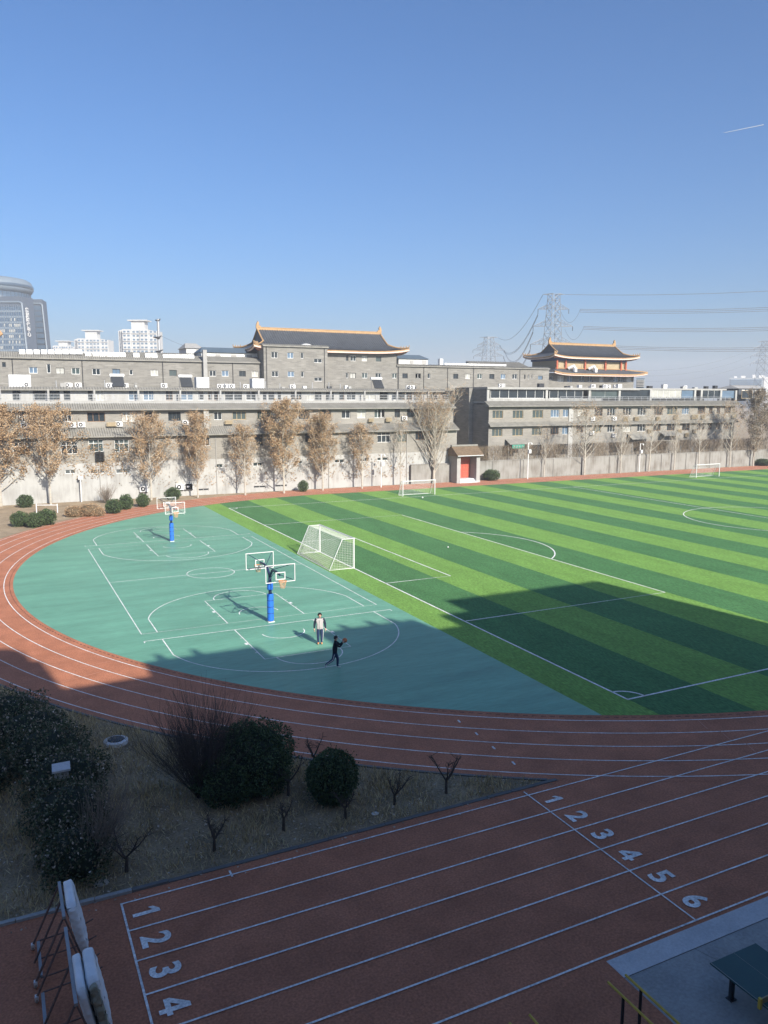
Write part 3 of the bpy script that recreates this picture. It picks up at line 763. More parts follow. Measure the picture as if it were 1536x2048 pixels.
skirt(BB, VB - .35, 18.85, VB + 1.9, 19.75, -60, uA - .1, 'tile_coping'); skirt(BB, VC - .3, 21.5, VC + .6, 21.8, uA - .15, uB_ + .15, 'tile_coping'); skirt(BB, VB - .3, 18.8, VB + .7, 19.1, uH1, uE, 'tile_coping')
m = MB(); m.box(-60, uE, VB + .3, 142, 18.4, 18.8); W(m, 'flat_roof', 'concrete', BB)
# second tiled slope further back
skirt(BB, 130, 19.4, 133.0, 20.35, 19.0, 36.5, 'back_roof'); skirt(BB, 131, 19.2, 134.5, 20.3, 84, 96.5, 'back_roof', step=.4)
for zf, xs, y, h in [(z1, [148, 204, 260, 316, 371, 426, 480, 535, 585], 668, 24), (z1, [655, 712, 765, 818, 868, 918], 688, 24), (z1, [1025], 692, 16), (z1, [1115, 1163], 697, 24), (z1, [1252, 1302, 1350, 1398, 1446], 704, 26)]:
    for x in xs:
        a, b_ = on_v(*zf(x, y + 14), VB + .9); a2, _ = on_v(*zf(x + 46, y + 14), VB + .9)
        m = MB(); m.hexa([(a, VB + .75, b_ - .05), (a2, VB + .75, b_ - .05), (a2, VB + .87, b_ - .05), (a, VB + .87, b_ - .05), (a, VB + 1.0, b_ + .62), (a2, VB + 1.0, b_ + .62), (a2, VB + 1.12, b_ + .62), (a, VB + 1.12, b_ + .62)]); W(m, 'white_panel', 'white_paint', BB)
for k in range(17):
    x = 418 + k * 28
    a, b_ = on_v(*z3(x, 650), VB + .9); a2, _ = on_v(*z3(x + 26, 650), VB + .9)
    m = MB(); m.box(a, a2, VB + .85, VB + 1.0, 18.85, 19.5); W(m, 'white_panel', 'white_paint', BB)
for zf, x in [(z1, 97), (z1, 632), (z1, 1250), (z2, 225), (z2, 1355), (z3, 62), (z3, 260), (z3, 443), (z3, 642), (z3, 998)]:
    a, _ = on_v(*zf(x, 800 if zf is z1 else (450 if zf is z2 else 730)), VB - .06); m = MB(); m.tube([(a, VB - .06, 14.7), (a, VB - .06, 18.8)], .06, 5); W(m, 'drain_pipe', 'dark_metal', BB)
for x in (455, 850):
    a, _ = on_v(*z2(x, 400), VC - .06); m = MB(); m.tube([(a, VC - .06, 14.7), (a, VC - .06, 21.5)], .06, 5); W(m, 'drain_pipe', 'dark_metal', BB)
# rooftop sheds
def shed(px0, px1, py_eave, py_ridge, V, depth, base, wm, rm, lab, n='roof_shed'):
    a, ze = on_v(px0, py_eave, V); b_, ze2 = on_v(px1, py_eave, V); _, zr = on_v((px0 + px1) / 2, py_ridge, V + depth / 2)
    r = thing(n, lab, 'shed', ((a + b_) / 2, V, base))
    m = MB(); m.box(a + .3, b_ - .3, V + .3, V + depth - .3, base, ze); W(m, 'wall', wm, r)
    m = MB(); mid = V + depth / 2
    m.hexa([(a, V, ze), (b_, V, ze), (b_, V + depth, ze), (a, V + depth, ze), (a + .9, mid - .1, zr), (b_ - .9, mid - .1, zr), (b_ - .9, mid + .1, zr), (a + .9, mid + .1, zr)]); W(m, 'roof', rm, r)
    k = 0
    x = a + 1.2
    while x < b_ - 1.2:
        m = MB(); m.box(x, x + .9, V + .27, V + .3, base + .5, ze - .25); W(m, 'wall_panel', 'trim_grey' if k % 2 else 'white_paint', r); x += 1.3; k += 1
shed(400, 522, 704, 696, 128, 5, 18.8, 'white_paint', 'roof_blue', 'long low rooftop shed with dark blue roof beside the stair block')
shed(796, 860, 717, 710, 129, 5, 18.8, 'white_paint', 'roof_blue', 'small white rooftop shed with dark roof beside the curved hall roof')
m = MB(); a, _ = on_v(883, 722, 130); m.box(a - .35, a + .35, 130, 130.7, 18.8, 20.4); W(m, 'chimney', 'white_paint', BB)
a, _ = on_v(411, 720, 125); m = MB(); m.box(a - .3, a + .3, 125.2, 125.9, 14.6, 20.6); W(m, 'chimney_stack', 'trim_grey', BB)

# ================================================================== CURVED PALACE-STYLE ROOFS
def palace_roof(root, u0, u1, v0, v1, ze, zr, ur0, ur1, lift=.6, sb=.5, upper=True):
    """hip-and-gable roof: concave slopes, upturned corners, gold ridges; one mesh per part"""
    vm = (v0 + v1) / 2; uc = (u0 + u1) / 2
    prof = lambda s: (1 - s) ** 1.45
    def hipu(s, side):
        a, b_ = (ur0, u0) if side < 0 else (ur1, u1)
        return a if s <= sb else a + (b_ - a) * (s - sb) / (1 - sb)
    def zz(s, x):      # x in -1..1 along the eave
        return ze + (zr - ze) * prof(s) + lift * abs(x) ** 5 * max(0, (s - sb) / (1 - sb)) ** 2
    NS, NX = 10, 24
    for sg in (-1, 1):      # front/back slopes
        m = MB(); G = []
        for i in range(NS + 1):
            s = i / NS; L_, R_ = hipu(s, -1), hipu(s, 1); row = []
            for j in range(NX + 1):
                x = -1 + 2 * j / NX
                row.append((L_ + (R_ - L_) * j / NX, vm + sg * (v1 - v0) / 2 * s, zz(s, x)))
            G.append(row)
        for i in range(NS):
            for j in range(NX):
                m.face([G[i][j], G[i][j + 1], G[i + 1][j + 1], G[i + 1][j]])
        W(m, 'roof_slope', 'tile_dark', root, smooth=True)
        if sg < 0:
            rb = MB(); n = int((u1 - u0) / .42)
            for k in range(n + 1):
                x = u0 + (u1 - u0) * k / n; pts = []
                for i in range(NS + 1):
                    s = i / NS; L_, R_ = hipu(s, -1), hipu(s, 1)
                    if L_ - 1e-6 <= x <= R_ + 1e-6:
                        xn = -1 + 2 * (x - L_) / max(1e-6, R_ - L_)
                        pts.append((x, vm + sg * (v1 - v0) / 2 * s, zz(s, xn) + .04))
                if len(pts) > 1: rb.tube(pts, .06, 4, caps=False)
            tag(W(rb, 'tile_ridges', 'tile_dark', root), kind='stuff')
            m = MB(); pts = [(p[0], p[1] - .05, p[2] - .12) for p in G[NS]]
            m.tube(pts, .09, 6); W(m, 'eave_edge', 'gold_tile', root)
            m = MB()
            for a, b_ in zip(pts[:-1], pts[1:]):
                m.hexa([(a[0], a[1], a[2] - .34), (b_[0], b_[1], b_[2] - .34), (b_[0], b_[1] + .3, b_[2] - .3), (a[0], a[1] + .3, a[2] - .3), (a[0], a[1], a[2] - .1), (b_[0], b_[1], b_[2] - .1), (b_[0], b_[1] + .3, b_[2] - .05), (a[0], a[1] + .3, a[2] - .05)])
            W(m, 'eave_board', 'eave_pale', root)
            m = MB(); e = G[NS]
            for a, b_ in zip(e[:-1], e[1:]):
                m.face([(a[0], a[1] + .25, a[2] - .4), (b_[0], b_[1] + .25, b_[2] - .4), (min(max(b_[0], u0 + 1), u1 - 1), v0 + 1.5, ze - .35), (min(max(a[0], u0 + 1), u1 - 1), v0 + 1.5, ze - .35)])
            W(m, 'eave_soffit', 'eave_red', root)
    for side in (-1, 1):    # end skirts, gables, verge and hip ridges
        m = MB(); rows = []
        for i in range(7):
            s = sb + (1 - sb) * i / 6; hv = (v1 - v0) / 2 * s; row = []
            for j in range(13):
                x = -1 + 2 * j / 12
                row.append((hipu(s, side), vm + hv * x, zz(s, 1) - (lift * (1 - abs(x) ** 4) * max(0, (s - sb) / (1 - sb)) ** 2)))
            rows.append(row)
        for i in range(6):
            for j in range(12): m.face([rows[i][j], rows[i][j + 1], rows[i + 1][j + 1], rows[i + 1][j]])
        W(m, 'end_slope', 'tile_dark', root, smooth=True)
        m = MB(); m.tube([(p[0] + side * .04, p[1], p[2] - .12) for p in rows[6]], .09, 6); W(m, 'eave_edge', 'gold_tile', root)
        m = MB(); m.tube([(p[0] - side * .1, p[1], p[2] - .36) for p in rows[6]], .14, 6); W(m, 'eave_board', 'eave_pale', root)
        ug = ur0 if side < 0 else ur1
        m = MB(); pf = [(ug, vm + sg * (v1 - v0) / 2 * s, zz(s, 0)) for sg, s in [(-1, sb * k / 6) for k in range(6, -1, -1)] + [(1, sb * k / 6) for k in range(1, 7)]]
        m.face(pf); W(m, 'gable', 'tile_dark', root)
        for sg in (-1, 1):
            m = MB(); m.tube([(ug + side * .05, vm + sg * (v1 - v0) / 2 * sb * k / 8, zz(sb * k / 8, 0) + .1) for k in range(9)], .13, 6); W(m, 'verge_ridge', 'gold_tile', root)
            m = MB(); pts = []
            for k in range(9):
                s = sb + (1 - sb) * k / 8; pts.append((hipu(s, side), vm + sg * (v1 - v0) / 2 * s, zz(s, 1) + .13))
            m.tube(pts, [.12] * 8 + [.09], 6); W(m, 'hip_ridge', 'gold_tile', root)
            for k in (5, 6, 7, 8):
                q = pts[k]; m = MB(); m.lathe(q, [(.02, .1), (.1, .16), (.07, .3), (.02, .42)], 6); W(m, 'roof_figure', 'gold_tile', root)
    m = MB(); m.box(ur0 - .1, ur1 + .1, vm - .14, vm + .14, zr - .1, zr + .30); m.box(ur0 - .1, ur1 + .1, vm - .19, vm + .19, zr + .30, zr + .38); W(m, 'main_ridge', 'gold_tile', root)
    for side, ug in ((-1, ur0), (1, ur1)):
        m = MB(); s_ = -side
        pf = [(0, 0), (.9, 0), (.75, .45), (.45, .6), (.5, .95), (.3, 1.25), (.12, .9), (0, .55)]
        m.v = []; b0 = [(ug + s_ * (p[0] - .25), vm - .15, zr + .1 + p[1]) for p in pf]; b1 = [(p[0], vm + .15, p[2]) for p in b0]
        m.face(b0); m.face(b1[::-1])
        for i in range(len(pf)): j = (i + 1) % len(pf); m.face([b0[i], b0[j], b1[j], b1[i]])
        W(m, 'ridge_ornament', 'gold_tile', root)
hall = thing('palace_hall', 'long hall with curved dark tiled roof and gold ridges above the brick stair block', 'hall', (52, 131, 18.8))
ur0, _ = on_v(515, 660, 131); ur1, zr = on_v(760, 666, 131)
palace_roof(hall, 38.2, 66.3, 124.9, 137.1, 21.15, 24.55, ur0, ur1, .65)
m = MB(); m.box(39.8, uH1 - .05, 126.25, 135.8, 18.8, 20.8); W(m, 'wall', 'brick_upper', hall)
m = MB(); m.box(39.8, uH1 + .1, 126.1, 135.8, 20.8, 21.3); W(m, 'frieze', 'frieze_blue', hall)
for k in range(14):
    x = 51.6 + k * .95; m = MB(); m.box(x - .16, x + .16, 125.75, 126.1, 20.75, 21.05); W(m, 'bracket', 'frieze_blue', hall)
m = MB(); m.lathe((on_v(613, 684, 126)[0], 126.2, 21.55), [(1.1, 0), (1.0, .25), (.7, .45), (.25, .55)], 14); W(m, 'roof_dome', 'white_paint', hall)

PV = thing('palace_pavilion', 'two-tiered pavilion with curved dark roofs, gold ridges and red columns beyond the brick wing', 'pavilion', (110, 128, 0))
a0, _ = on_v(1111, 708, 127); a1, _ = on_v(1279, 709, 127)
r0, _ = on_v(1099, 685, 132.2); r1, zr = on_v(1229, 688, 132.2)
palace_roof(PV, a0 - .2, a1 + .1, 127, 137.4, 21.35, 24.0, r0, r1, .55, .5)
m = MB(); m.box(101.2, 119.2, 128.4, 136.2, 18.6, 20.7); W(m, 'upper_wall', 'cage_tan', PV)
m = MB(); m.box(101.0, 119.4, 128.2, 136.4, 20.55, 21.3); W(m, 'frieze', 'frieze_blue', PV)
for x0, x1, nn in [(101.8, 103.1, 1), (104.0, 107.8, 3), (109.0, 111.2, 2), (111.4, 113.2, 2), (114.2, 117.6, 3), (118.0, 118.8, 1)]:
    window(PV, 128.28, (x0 + x1) / 2, 19.75, x1 - x0, 1.4, 'frame_white', 'glass_dark' if nn != 3 else 'glass_green', n=nn)
for x in (101.3, 103.5, 108.4, 113.7, 117.9, 119.2):
    m = MB(); m.tube([(x, 128.15, 18.5), (x, 128.15, 20.7)], .2, 10); W(m, 'column', 'column_red', PV)
# lower roof: apron round the pavilion
a0, _ = on_v(1109, 743, 126); a1, _ = on_v(1295, 744, 126)
m = MB(); NXX = 24; top = []; bot = []
for j in range(NXX + 1):
    x = -1 + 2 * j / NXX
    bot.append((a0 + (a1 - a0) * j / NXX, 126.0, 17.95 + .5 * abs(x) ** 6)); top.append((101 + 18.4 * j / NXX, 128.3, 18.95))
for j in range(NXX): m.face([bot[j], bot[j + 1], top[j + 1], top[j]])
m.face([bot[-1], (a1, 140, 18.2), (119.4, 138, 18.95), top[-1]]); m.face([(a0, 140, 18.2), bot[0], top[0], (101, 138, 18.95)])
W(m, 'lower_roof', 'tile_dark', PV)
m = MB(); m.tube([(p[0], p[1] - .05, p[2] - .08) for p in bot], .14, 6); W(m, 'eave_edge', 'gold_tile', PV)
m = MB(); m.tube([(p[0], p[1] + .05, p[2] - .33) for p in bot], .14, 6); W(m, 'eave_board', 'eave_pale', PV)
m = MB(); m.tube([bot[-1], (a1 - .2, 140, 18.2)], .15, 6); m.tube([top[-1], bot[-1]], .15, 6); m.tube([(101, 128.28, 19.05), (119.4, 128.28, 19.05)], .12, 6)
for k, q in enumerate(((0, 2), (1, 2), (2, 2))): pass
W(m, 'hip_ridge', 'gold_tile', PV)
pops = [opn(z4, 128, *a) for a in [(308, 565, 44, 45), (422, 578, 78, 70), (530, 580, 60, 70), (672, 575, 62, 66), (768, 578, 58, 70), (906, 578, 54, 70), (1075, 578, 60, 70), (1138, 578, 54, 70), (1020, 575, 40, 60), (1233, 578, 66, 70)]]
m = MB(); wall_open(m, 128, 98.0, 121.4, 0, 18.1, pops); m.face([(121.4, 128, 0), (121.4, 139, 0), (121.4, 139, 18.1), (121.4, 128, 18.1)]); m.face([(98, 128, 0), (98, 139, 0), (98, 139, 18.1), (98, 128, 18.1)]); W(m, 'lower_wall', 'brick_upper', PV)
for i, o in enumerate(pops): window(PV, 128, *o, 'frame_white', ['glass_dark', 'glass_curtain_reflection', 'glass_blue', 'glass_green'][i % 4], n=2 if o[2] > 1 else 1)
for x, y in [(580, 470), (820, 470)]:
    a, b_ = on_v(*z4(x, y), 126.8)
    m = MB(); m.tube([(a - .8, 127.6, 19.0), (a - .4, 127.2, 19.3), (a, 126.9, 19.5), (a + .1, 126.8, 19.1), (a + .1, 126.8, 18.5)], .33, 10); m.box(a - .15, a + .45, 126.4, 126.9, 18.3, 19.1); W(m, 'duct', 'white_metal', PV)
# the tail of another gold roof at the far left
lr = thing('roof_finial', 'gold upturned eave corner showing above the brick building in front of the glass tower', 'finial', (1.0, 135, 18.8))
a, b_ = on_v(5, 668, 135)
m = MB(); m.box(-4, 1.4, 134, 138, 18.8, b_ - .9); W(m, 'wall', 'dark_metal', lr)
m = MB(); m.tube([(-6, 134.2, b_ - .6), (-2, 134.2, b_ - .5), (a - .6, 134.2, b_ - .3), (a + .0, 134.2, b_ + .05)], [.4, .4, .3, .18], 8); m.lathe((a - .3, 134.2, b_ - .1), [(.1, 0), (.2, .2), (.15, .4), (.05, .55)], 8); W(m, 'eave', 'gold_tile', lr)

# ================================================================== RIGHT TERRACED BUILDING
RB = thing('terraced_building', 'grey brick building with glazed roof terrace and shaded end wall behind the bare trees', 'building', (105, 116, 0))
UL, UR, VR = 77.3, 138.0, 116.0
VS = 116.0
r1 = [opn(z7, VR, x, y, w, h) + (s,) for x, y, w, h, s in [(905, 265, 80, 60, 3), (1060, 265, 80, 60, 3), (1212, 262, 80, 60, 3), (1345, 257, 66, 58, 6), (1437, 255, 64, 58, 6)]] + \
     [opn(z8, VR, x, y, w, h) + (s,) for x, y, w, h, s in [(100, 403, 44, 50, 1), (235, 400, 60, 60, 2), (333, 400, 62, 60, 0), (455, 396, 65, 60, 0), (568, 394, 65, 60, 0), (695, 393, 65, 60, 2), (800, 390, 75, 58, 3), (905, 388, 56, 56, 6), (1025, 386, 56, 54, 2), (1097, 385, 26, 50, 2), (1155, 383, 26, 50, 2), (1225, 382, 50, 50, 2)]]
r2_ = [opn(z7, VR, x, y, w, h) + (s,) for x, y, w, h, s in [(900, 405, 80, 56, 3), (1057, 401, 80, 56, 3), (1205, 397, 76, 54, 3), (1340, 388, 62, 58, 2), (1433, 386, 66, 62, 6)]] + \
      [opn(z8, VR, x, y, w, h) + (s,) for x, y, w, h, s in [(90, 530, 50, 55, 2), (225, 527, 58, 58, 3), (333, 525, 60, 58, 0), (450, 521, 64, 58, 1), (565, 519, 64, 58, 0), (680, 516, 60, 56, 2), (790, 514, 60, 54, 2), (905, 513, 56, 54, 2), (1020, 510, 56, 52, 2), (1090, 508, 28, 50, 2), (1150, 506, 28, 50, 2), (1220, 503, 50, 50, 2)]]
gops = [(UL + 4.2 + i * 6.1, 3.9, 2.4, 1.9, 4) for i in range(10)]
m = MB(); wall_open(m, VR, UL, UR, 0, 11.95, [o[:4] for o in r1 + r2_ + gops])
m.face([(UR, VR, 0), (UR, 126, 0), (UR, 126, 12.4), (UR, VR, 12.4)]); W(m, 'brick_wall', 'brick_grey', RB)
m = MB(); m.face([(UL, VS, 0), (UL, 126, 0), (UL, 126, 12.3), (UL, VS, 12.3)]); m.box(UL - .8, UL + 2.5, 121.2, 126.0, 0, 15.0); m.box(UL + .003, UL + 6, 117.2, 121.2, 12.3, 14.9); W(m, 'end_wall', 'brick_upper', RB)
for o in r1 + r2_ + gops: window(RB, VR, *o[:4], *STY[o[4]], n=3 if o[2] > 1.4 else 2)
skirt(RB, VR - .75, 8.4, VR + .02, 9.0, UL - .1, UR + .3); skirt(RB, VR - .9, 11.85, VR + .5, 12.65, UL - .6, UR + .8)
m = MB(); m.box(UL, UR, VR + .5, 126, 12.1, 12.6); W(m, 'terrace_floor', 'concrete', RB)
m = MB(); m.box(UL, 103, VR + .55, VR + .8, 12.6, 13.15); W(m, 'parapet', 'plaster', RB)
m = MB(); m.box(UL, UR - 2, VR + .7, 126, 14.8, 15.1); m.box(UL - .2, 112, VR + .3, VR + .7, 14.72, 15.05); W(m, 'flat_roof', 'trim_grey', RB)
m = MB(); m.box(UL + 1, UR - 3, 121.5, 121.8, 12.6, 14.8); W(m, 'terrace_back_wall', 'brick_grey', RB)
for zf, x0, x1, n, fr, gl in [(z7, 850, 1258, 6, 'frame_white', 'glass_dark'), (z7, 1303, 1560, 4, 'frame_white', 'glass_dark'), (z8, 178, 390, 2, 'trim_grey', 'glass_green'), (z8, 405, 630, 3, 'dark_metal', 'glass_dark'), (z8, 640, 870, 5, 'frame_white', 'glass_curtain_reflection'), (z8, 872, 965, 1, 'dark_metal', 'glass_blue'), (z8, 1030, 1170, 3, 'frame_white', 'glass_dark'), (z8, 1182, 1282, 1, 'frame_dark', 'glass_blue'), (z8, 1335, 1420, 1, 'frame_tan', 'glass_dark')]:
    a, _ = on_v(*zf(x0, 100 if zf is z7 else 260), VR + .8); b_, _ = on_v(*zf(x1, 100 if zf is z7 else 260), VR + .8)
    window(RB, VR + .7, (a + b_) / 2, 13.97, b_ - a, 1.62, fr, gl, n=n)
for zf, x in [(z7, 830), (z7, 1280), (z8, 165), (z8, 395), (z8, 635), (z8, 975), (z8, 1025), (z8, 1175), (z8, 1290)]:
    a, _ = on_v(*zf(x, 100 if zf is z7 else 260), VR + .6); m = MB(); m.box(a - .25, a + .25, VR + .52, VR + .9, 12.6, 14.8); W(m, 'terrace_pillar', 'plaster', RB)
rail(RB, VR + .4, 93, 137, 12.66, .8)
for x, y in [(352, 468), (185, 470), (180, 580), (350, 595)]:
    a, b_ = on_v(*z8(x, y), VR - .1); ac(RB, a, VR - .02, b_ + .1, 1.1)
for x, y, w in [(433, 470, 44), (518, 467, 44), (685, 465, 44), (822, 455, 44), (965, 450, 70), (1030, 450, 40), (1270, 445, 44), (850, 560, 36), (905, 590, 40), (620, 560, 40), (965, 560, 36)]:
    a, b_ = on_v(*z8(x, y), VR - .1); cage(RB, a, VR - .02, b_, w / 3.84 / 11.2, .75)
m = MB()
for x in (95.2,): m.box(x - .5, x + .5, VR - .12, VR - .003, 0, 11.8)
W(m, 'pier', 'plaster', RB)
for x0, x1, y0, y1 in [(1019, 1057, 877, 888), (1264, 1296, 866, 878), (1328, 1356, 862, 871)]:
    a, b_ = on_v(x0, y1, VR - 1.4); c_, d_ = on_v(x1, y0, VR - .2)
    m = MB(); m.hexa([(a, VR - 1.5, b_ - .12), (c_, VR - 1.5, b_ - .12), (c_, VR - .01, d_ - .12), (a, VR - .01, d_ - .12), (a, VR - 1.5, b_), (c_, VR - 1.5, b_), (c_, VR - .01, d_), (a, VR - .01, d_)]); W(m, 'awning', 'tile_grey', RB)
a, b_ = on_v(1024, 897, VR - 1.5); c_, d_ = on_v(1049, 889, VR - 1.5)
m = MB(); m.box(a, c_, VR - 1.55, VR - 1.48, b_, d_); W(m, 'sign_board', 'sign_green', RB)
m = MB()
for k in range(4): x = a + .5 + k * (c_ - a - 1) / 3; m.box(x - .16, x + .16, VR - 1.57, VR - 1.552, b_ + .22, b_ + .27); m.box(x - .03, x + .03, VR - 1.57, VR - 1.552, b_ + .14, d_ - .14); m.box(x - .14, x + .14, VR - 1.57, VR - 1.552, d_ - .25, d_ - .2)
W(m, 'sign_lettering', 'white_paint', RB)
for i in range(22):
    x = CL.uniform(84, 135); v = CL.uniform(118, 124)
    if CL.random() < .4: ac(RB, x, v, 15.1, 1.1)
    else:
        m = MB(); w = CL.uniform(.4, 1.2); m.box(x - w / 2, x + w / 2, v, v + .7, 15.1, 15.1 + CL.uniform(.2, .9)); W(m, 'roof_vent', CL.choice(['concrete', 'white_paint', 'dark_metal']), RB)
# low sheds at its right end
shed(1478, 1536, 777, 771, 118, 6, 12.6, 'tile_dark', 'trim_grey', 'low dark shed at the end of the roof terrace behind dense trees', 'terrace_shed')

# ================================================================== BOUNDARY WALL, GATE, VINE FENCE
BW = thing('boundary_wall', 'weathered pale plaster wall running beside the far straight to the right of the gate', 'wall', (105, 108.0, 0))
m = MB(); m.box(69.5, 175, 108.0, 108.28, 0, 3.0); W(m, 'wall_face', 'boundary_plaster', BW)
m = MB(); m.box(69.5, 175, 107.94, 108.34, 3.0, 3.12); W(m, 'coping', 'boundary_plaster', BW)
x = 73.0
while x < 172:
    m = MB(); m.box(x - .18, x + .18, 107.9, 108.0, 0, 3.0); W(m, 'wall_pier', 'boundary_plaster', BW); x += 6.2
GT = thing('gate_house', 'small gate house with leaf-strewn tiled roof, grey piers, red door and white steps', 'gate', (66.8, 106.5, 0))
for x0, x1 in ((64.6, 65.25), (68.2, 68.85)):
    m = MB(); m.box(x0, x1, 105.5, 108.2, 0, 4.35); W(m, 'pier', 'trim_grey', GT)
    m = MB(); m.box(x0 - .04, x1 + .04, 105.45, 106.1, 0, .35); W(m, 'pier_base', 'concrete', GT)
m = MB(); m.box(65.25, 68.2, 107.9, 108.1, 0, 4.35); m.box(65.25, 68.2, 105.6, 108.0, 4.1, 4.35); W(m, 'back_wall', 'concrete_dark', GT)
for x0, x1 in ((65.3, 66.74), (66.76, 68.15)):
    d = MB(); d.box(x0, x1, 107.4, 107.5, .62, 3.35); dd = W(d, 'door_leaf', 'door_red', GT)
    for i in range(4):
        for j in range(3):
            k = MB(); k.lathe((x0 + .3 + j * .4, 107.39, .95 + i * .65), [(.05, -.05), (.05, .05)], 6); W(k, 'door_stud', 'gold_tile', GT, parent=dd)
m = MB(); m.box(65.25, 68.2, 107.4, 107.52, 3.36, 4.1); W(m, 'lintel', 'column_red', GT)
for i in range(3):
    m = MB(); m.box(65.25 - .1 * (2 - i), 68.2 + .1 * (2 - i), 105.35 + i * .35, 107.4, .2 * i, .2 * (i + 1)); W(m, 'step', 'concrete_light', GT)
rf = skirt(GT, 104.9, 4.4, 106.9, 5.75, 64.35, 69.1, 'front_roof', 'tile_brown', .25)
skirt(GT, 109.0, 4.4, 106.9, 5.75, 64.35, 69.1, 'back_roof', 'tile_brown', .25)
m = MB(); m.box(64.3, 69.15, 106.7, 107.1, 5.7, 5.95); W(m, 'roof_ridge', 'tile_grey', GT)
m = MB(); m.box(64.36, 69.09, 104.86, 104.95, 4.27, 4.38); W(m, 'eave_edge', 'concrete_light', GT)
BW2 = thing('boundary_wall', 'short pale plaster wall joining the gate house on the terraced building side', 'wall', (61, 107.6, 0))
m = MB(); m.box(57.5, 64.6, 107.4, 107.7, 0, 2.95); W(m, 'wall_face', 'boundary_plaster', BW2)
m = MB(); m.box(57.5, 64.6, 107.34, 107.76, 2.95, 3.05); W(m, 'coping', 'boundary_plaster', BW2)
# fence covered with dry vines above the wall
VF = thing('vine_fence', 'wire fence thick with dry brown vines standing on top of the boundary wall', 'fence', (105, 108.6, 0))
m = MB()
x = 70.5
while x < 140:
    m.tube([(x, 108.7, 0), (x, 108.7, 5.3)], .04, 5); x += 3.0
W(m, 'fence_posts', 'grey_metal', VF)['kind'] = 'stuff'
R = np.random.default_rng(3); n = 46000
uu = R.uniform(70, 139, n); dens = .5 + .5 * np.sin(uu * .9) * np.sin(uu * .37 + 1); keep = R.random(n) < (.35 + .65 * dens); uu = uu[keep]; n = len(uu)
C = np.stack([uu, 108.7 + R.normal(0, .18, n), 2.9 + 2.5 * R.beta(1.3, 1.1, n)], 1)
A = R.normal(size=(n, 3)) * np.array([.12, .06, .3]); B_ = R.normal(size=(n, 3)) * .02
B_ = B_ / np.linalg.norm(B_, axis=1)[:, None] * .022
me = quad_cloud('vine', C - np.array([105, 108.6, 0]), A, B_, ['vine_twig'])
tag(mesh_obj('dry_vine', me, VF), kind='stuff')

# ================================================================== SCHOOL BUILDING BEHIND THE CAMERA (casts the long shadow)
SB = thing('school_building', 'pale school building opposite the terraced houses, casting the long shadow over the pitch', 'building', (10, -7, 0))
m = MB()
VFc = -0.6
for x0, x1, h in [(-70, 5.4, 22.9), (5.4, 8.0, 25.6), (8.0, 12.3, 22.8), (12.3, 18.4, 24.1), (18.4, 22.4, 22.9), (22.4, 28.7, 24.6), (28.7, 30.6, 23.2), (30.6, 33.2, 24.7), (33.2, 46.3, 26.4)]:
    m.box(x0, x1, -14, VFc, 0, h)
W(m, 'main_block', 'school_wall', SB)
m = MB(); m.tube([(6.7, -4.0, 22.9), (6.7, -4.0, 28.2)], [1.4, 1.4], 16); m.lathe((6.7, -4, 28.2), [(1.4, 0), (1.1, .5), (.5, .8), (.1, .9)], 16); W(m, 'roof_tank', 'school_wall', SB)
for x in (13.4, 15.3, 24.4, 26.2, 27.6, 35.0):
    m = MB(); m.tube([(x, -1.2, 22), (x, -1.2, (24.1 if x < 18 else 24.6) + .8)], .22, 6); W(m, 'roof_post', 'school_wall', SB)

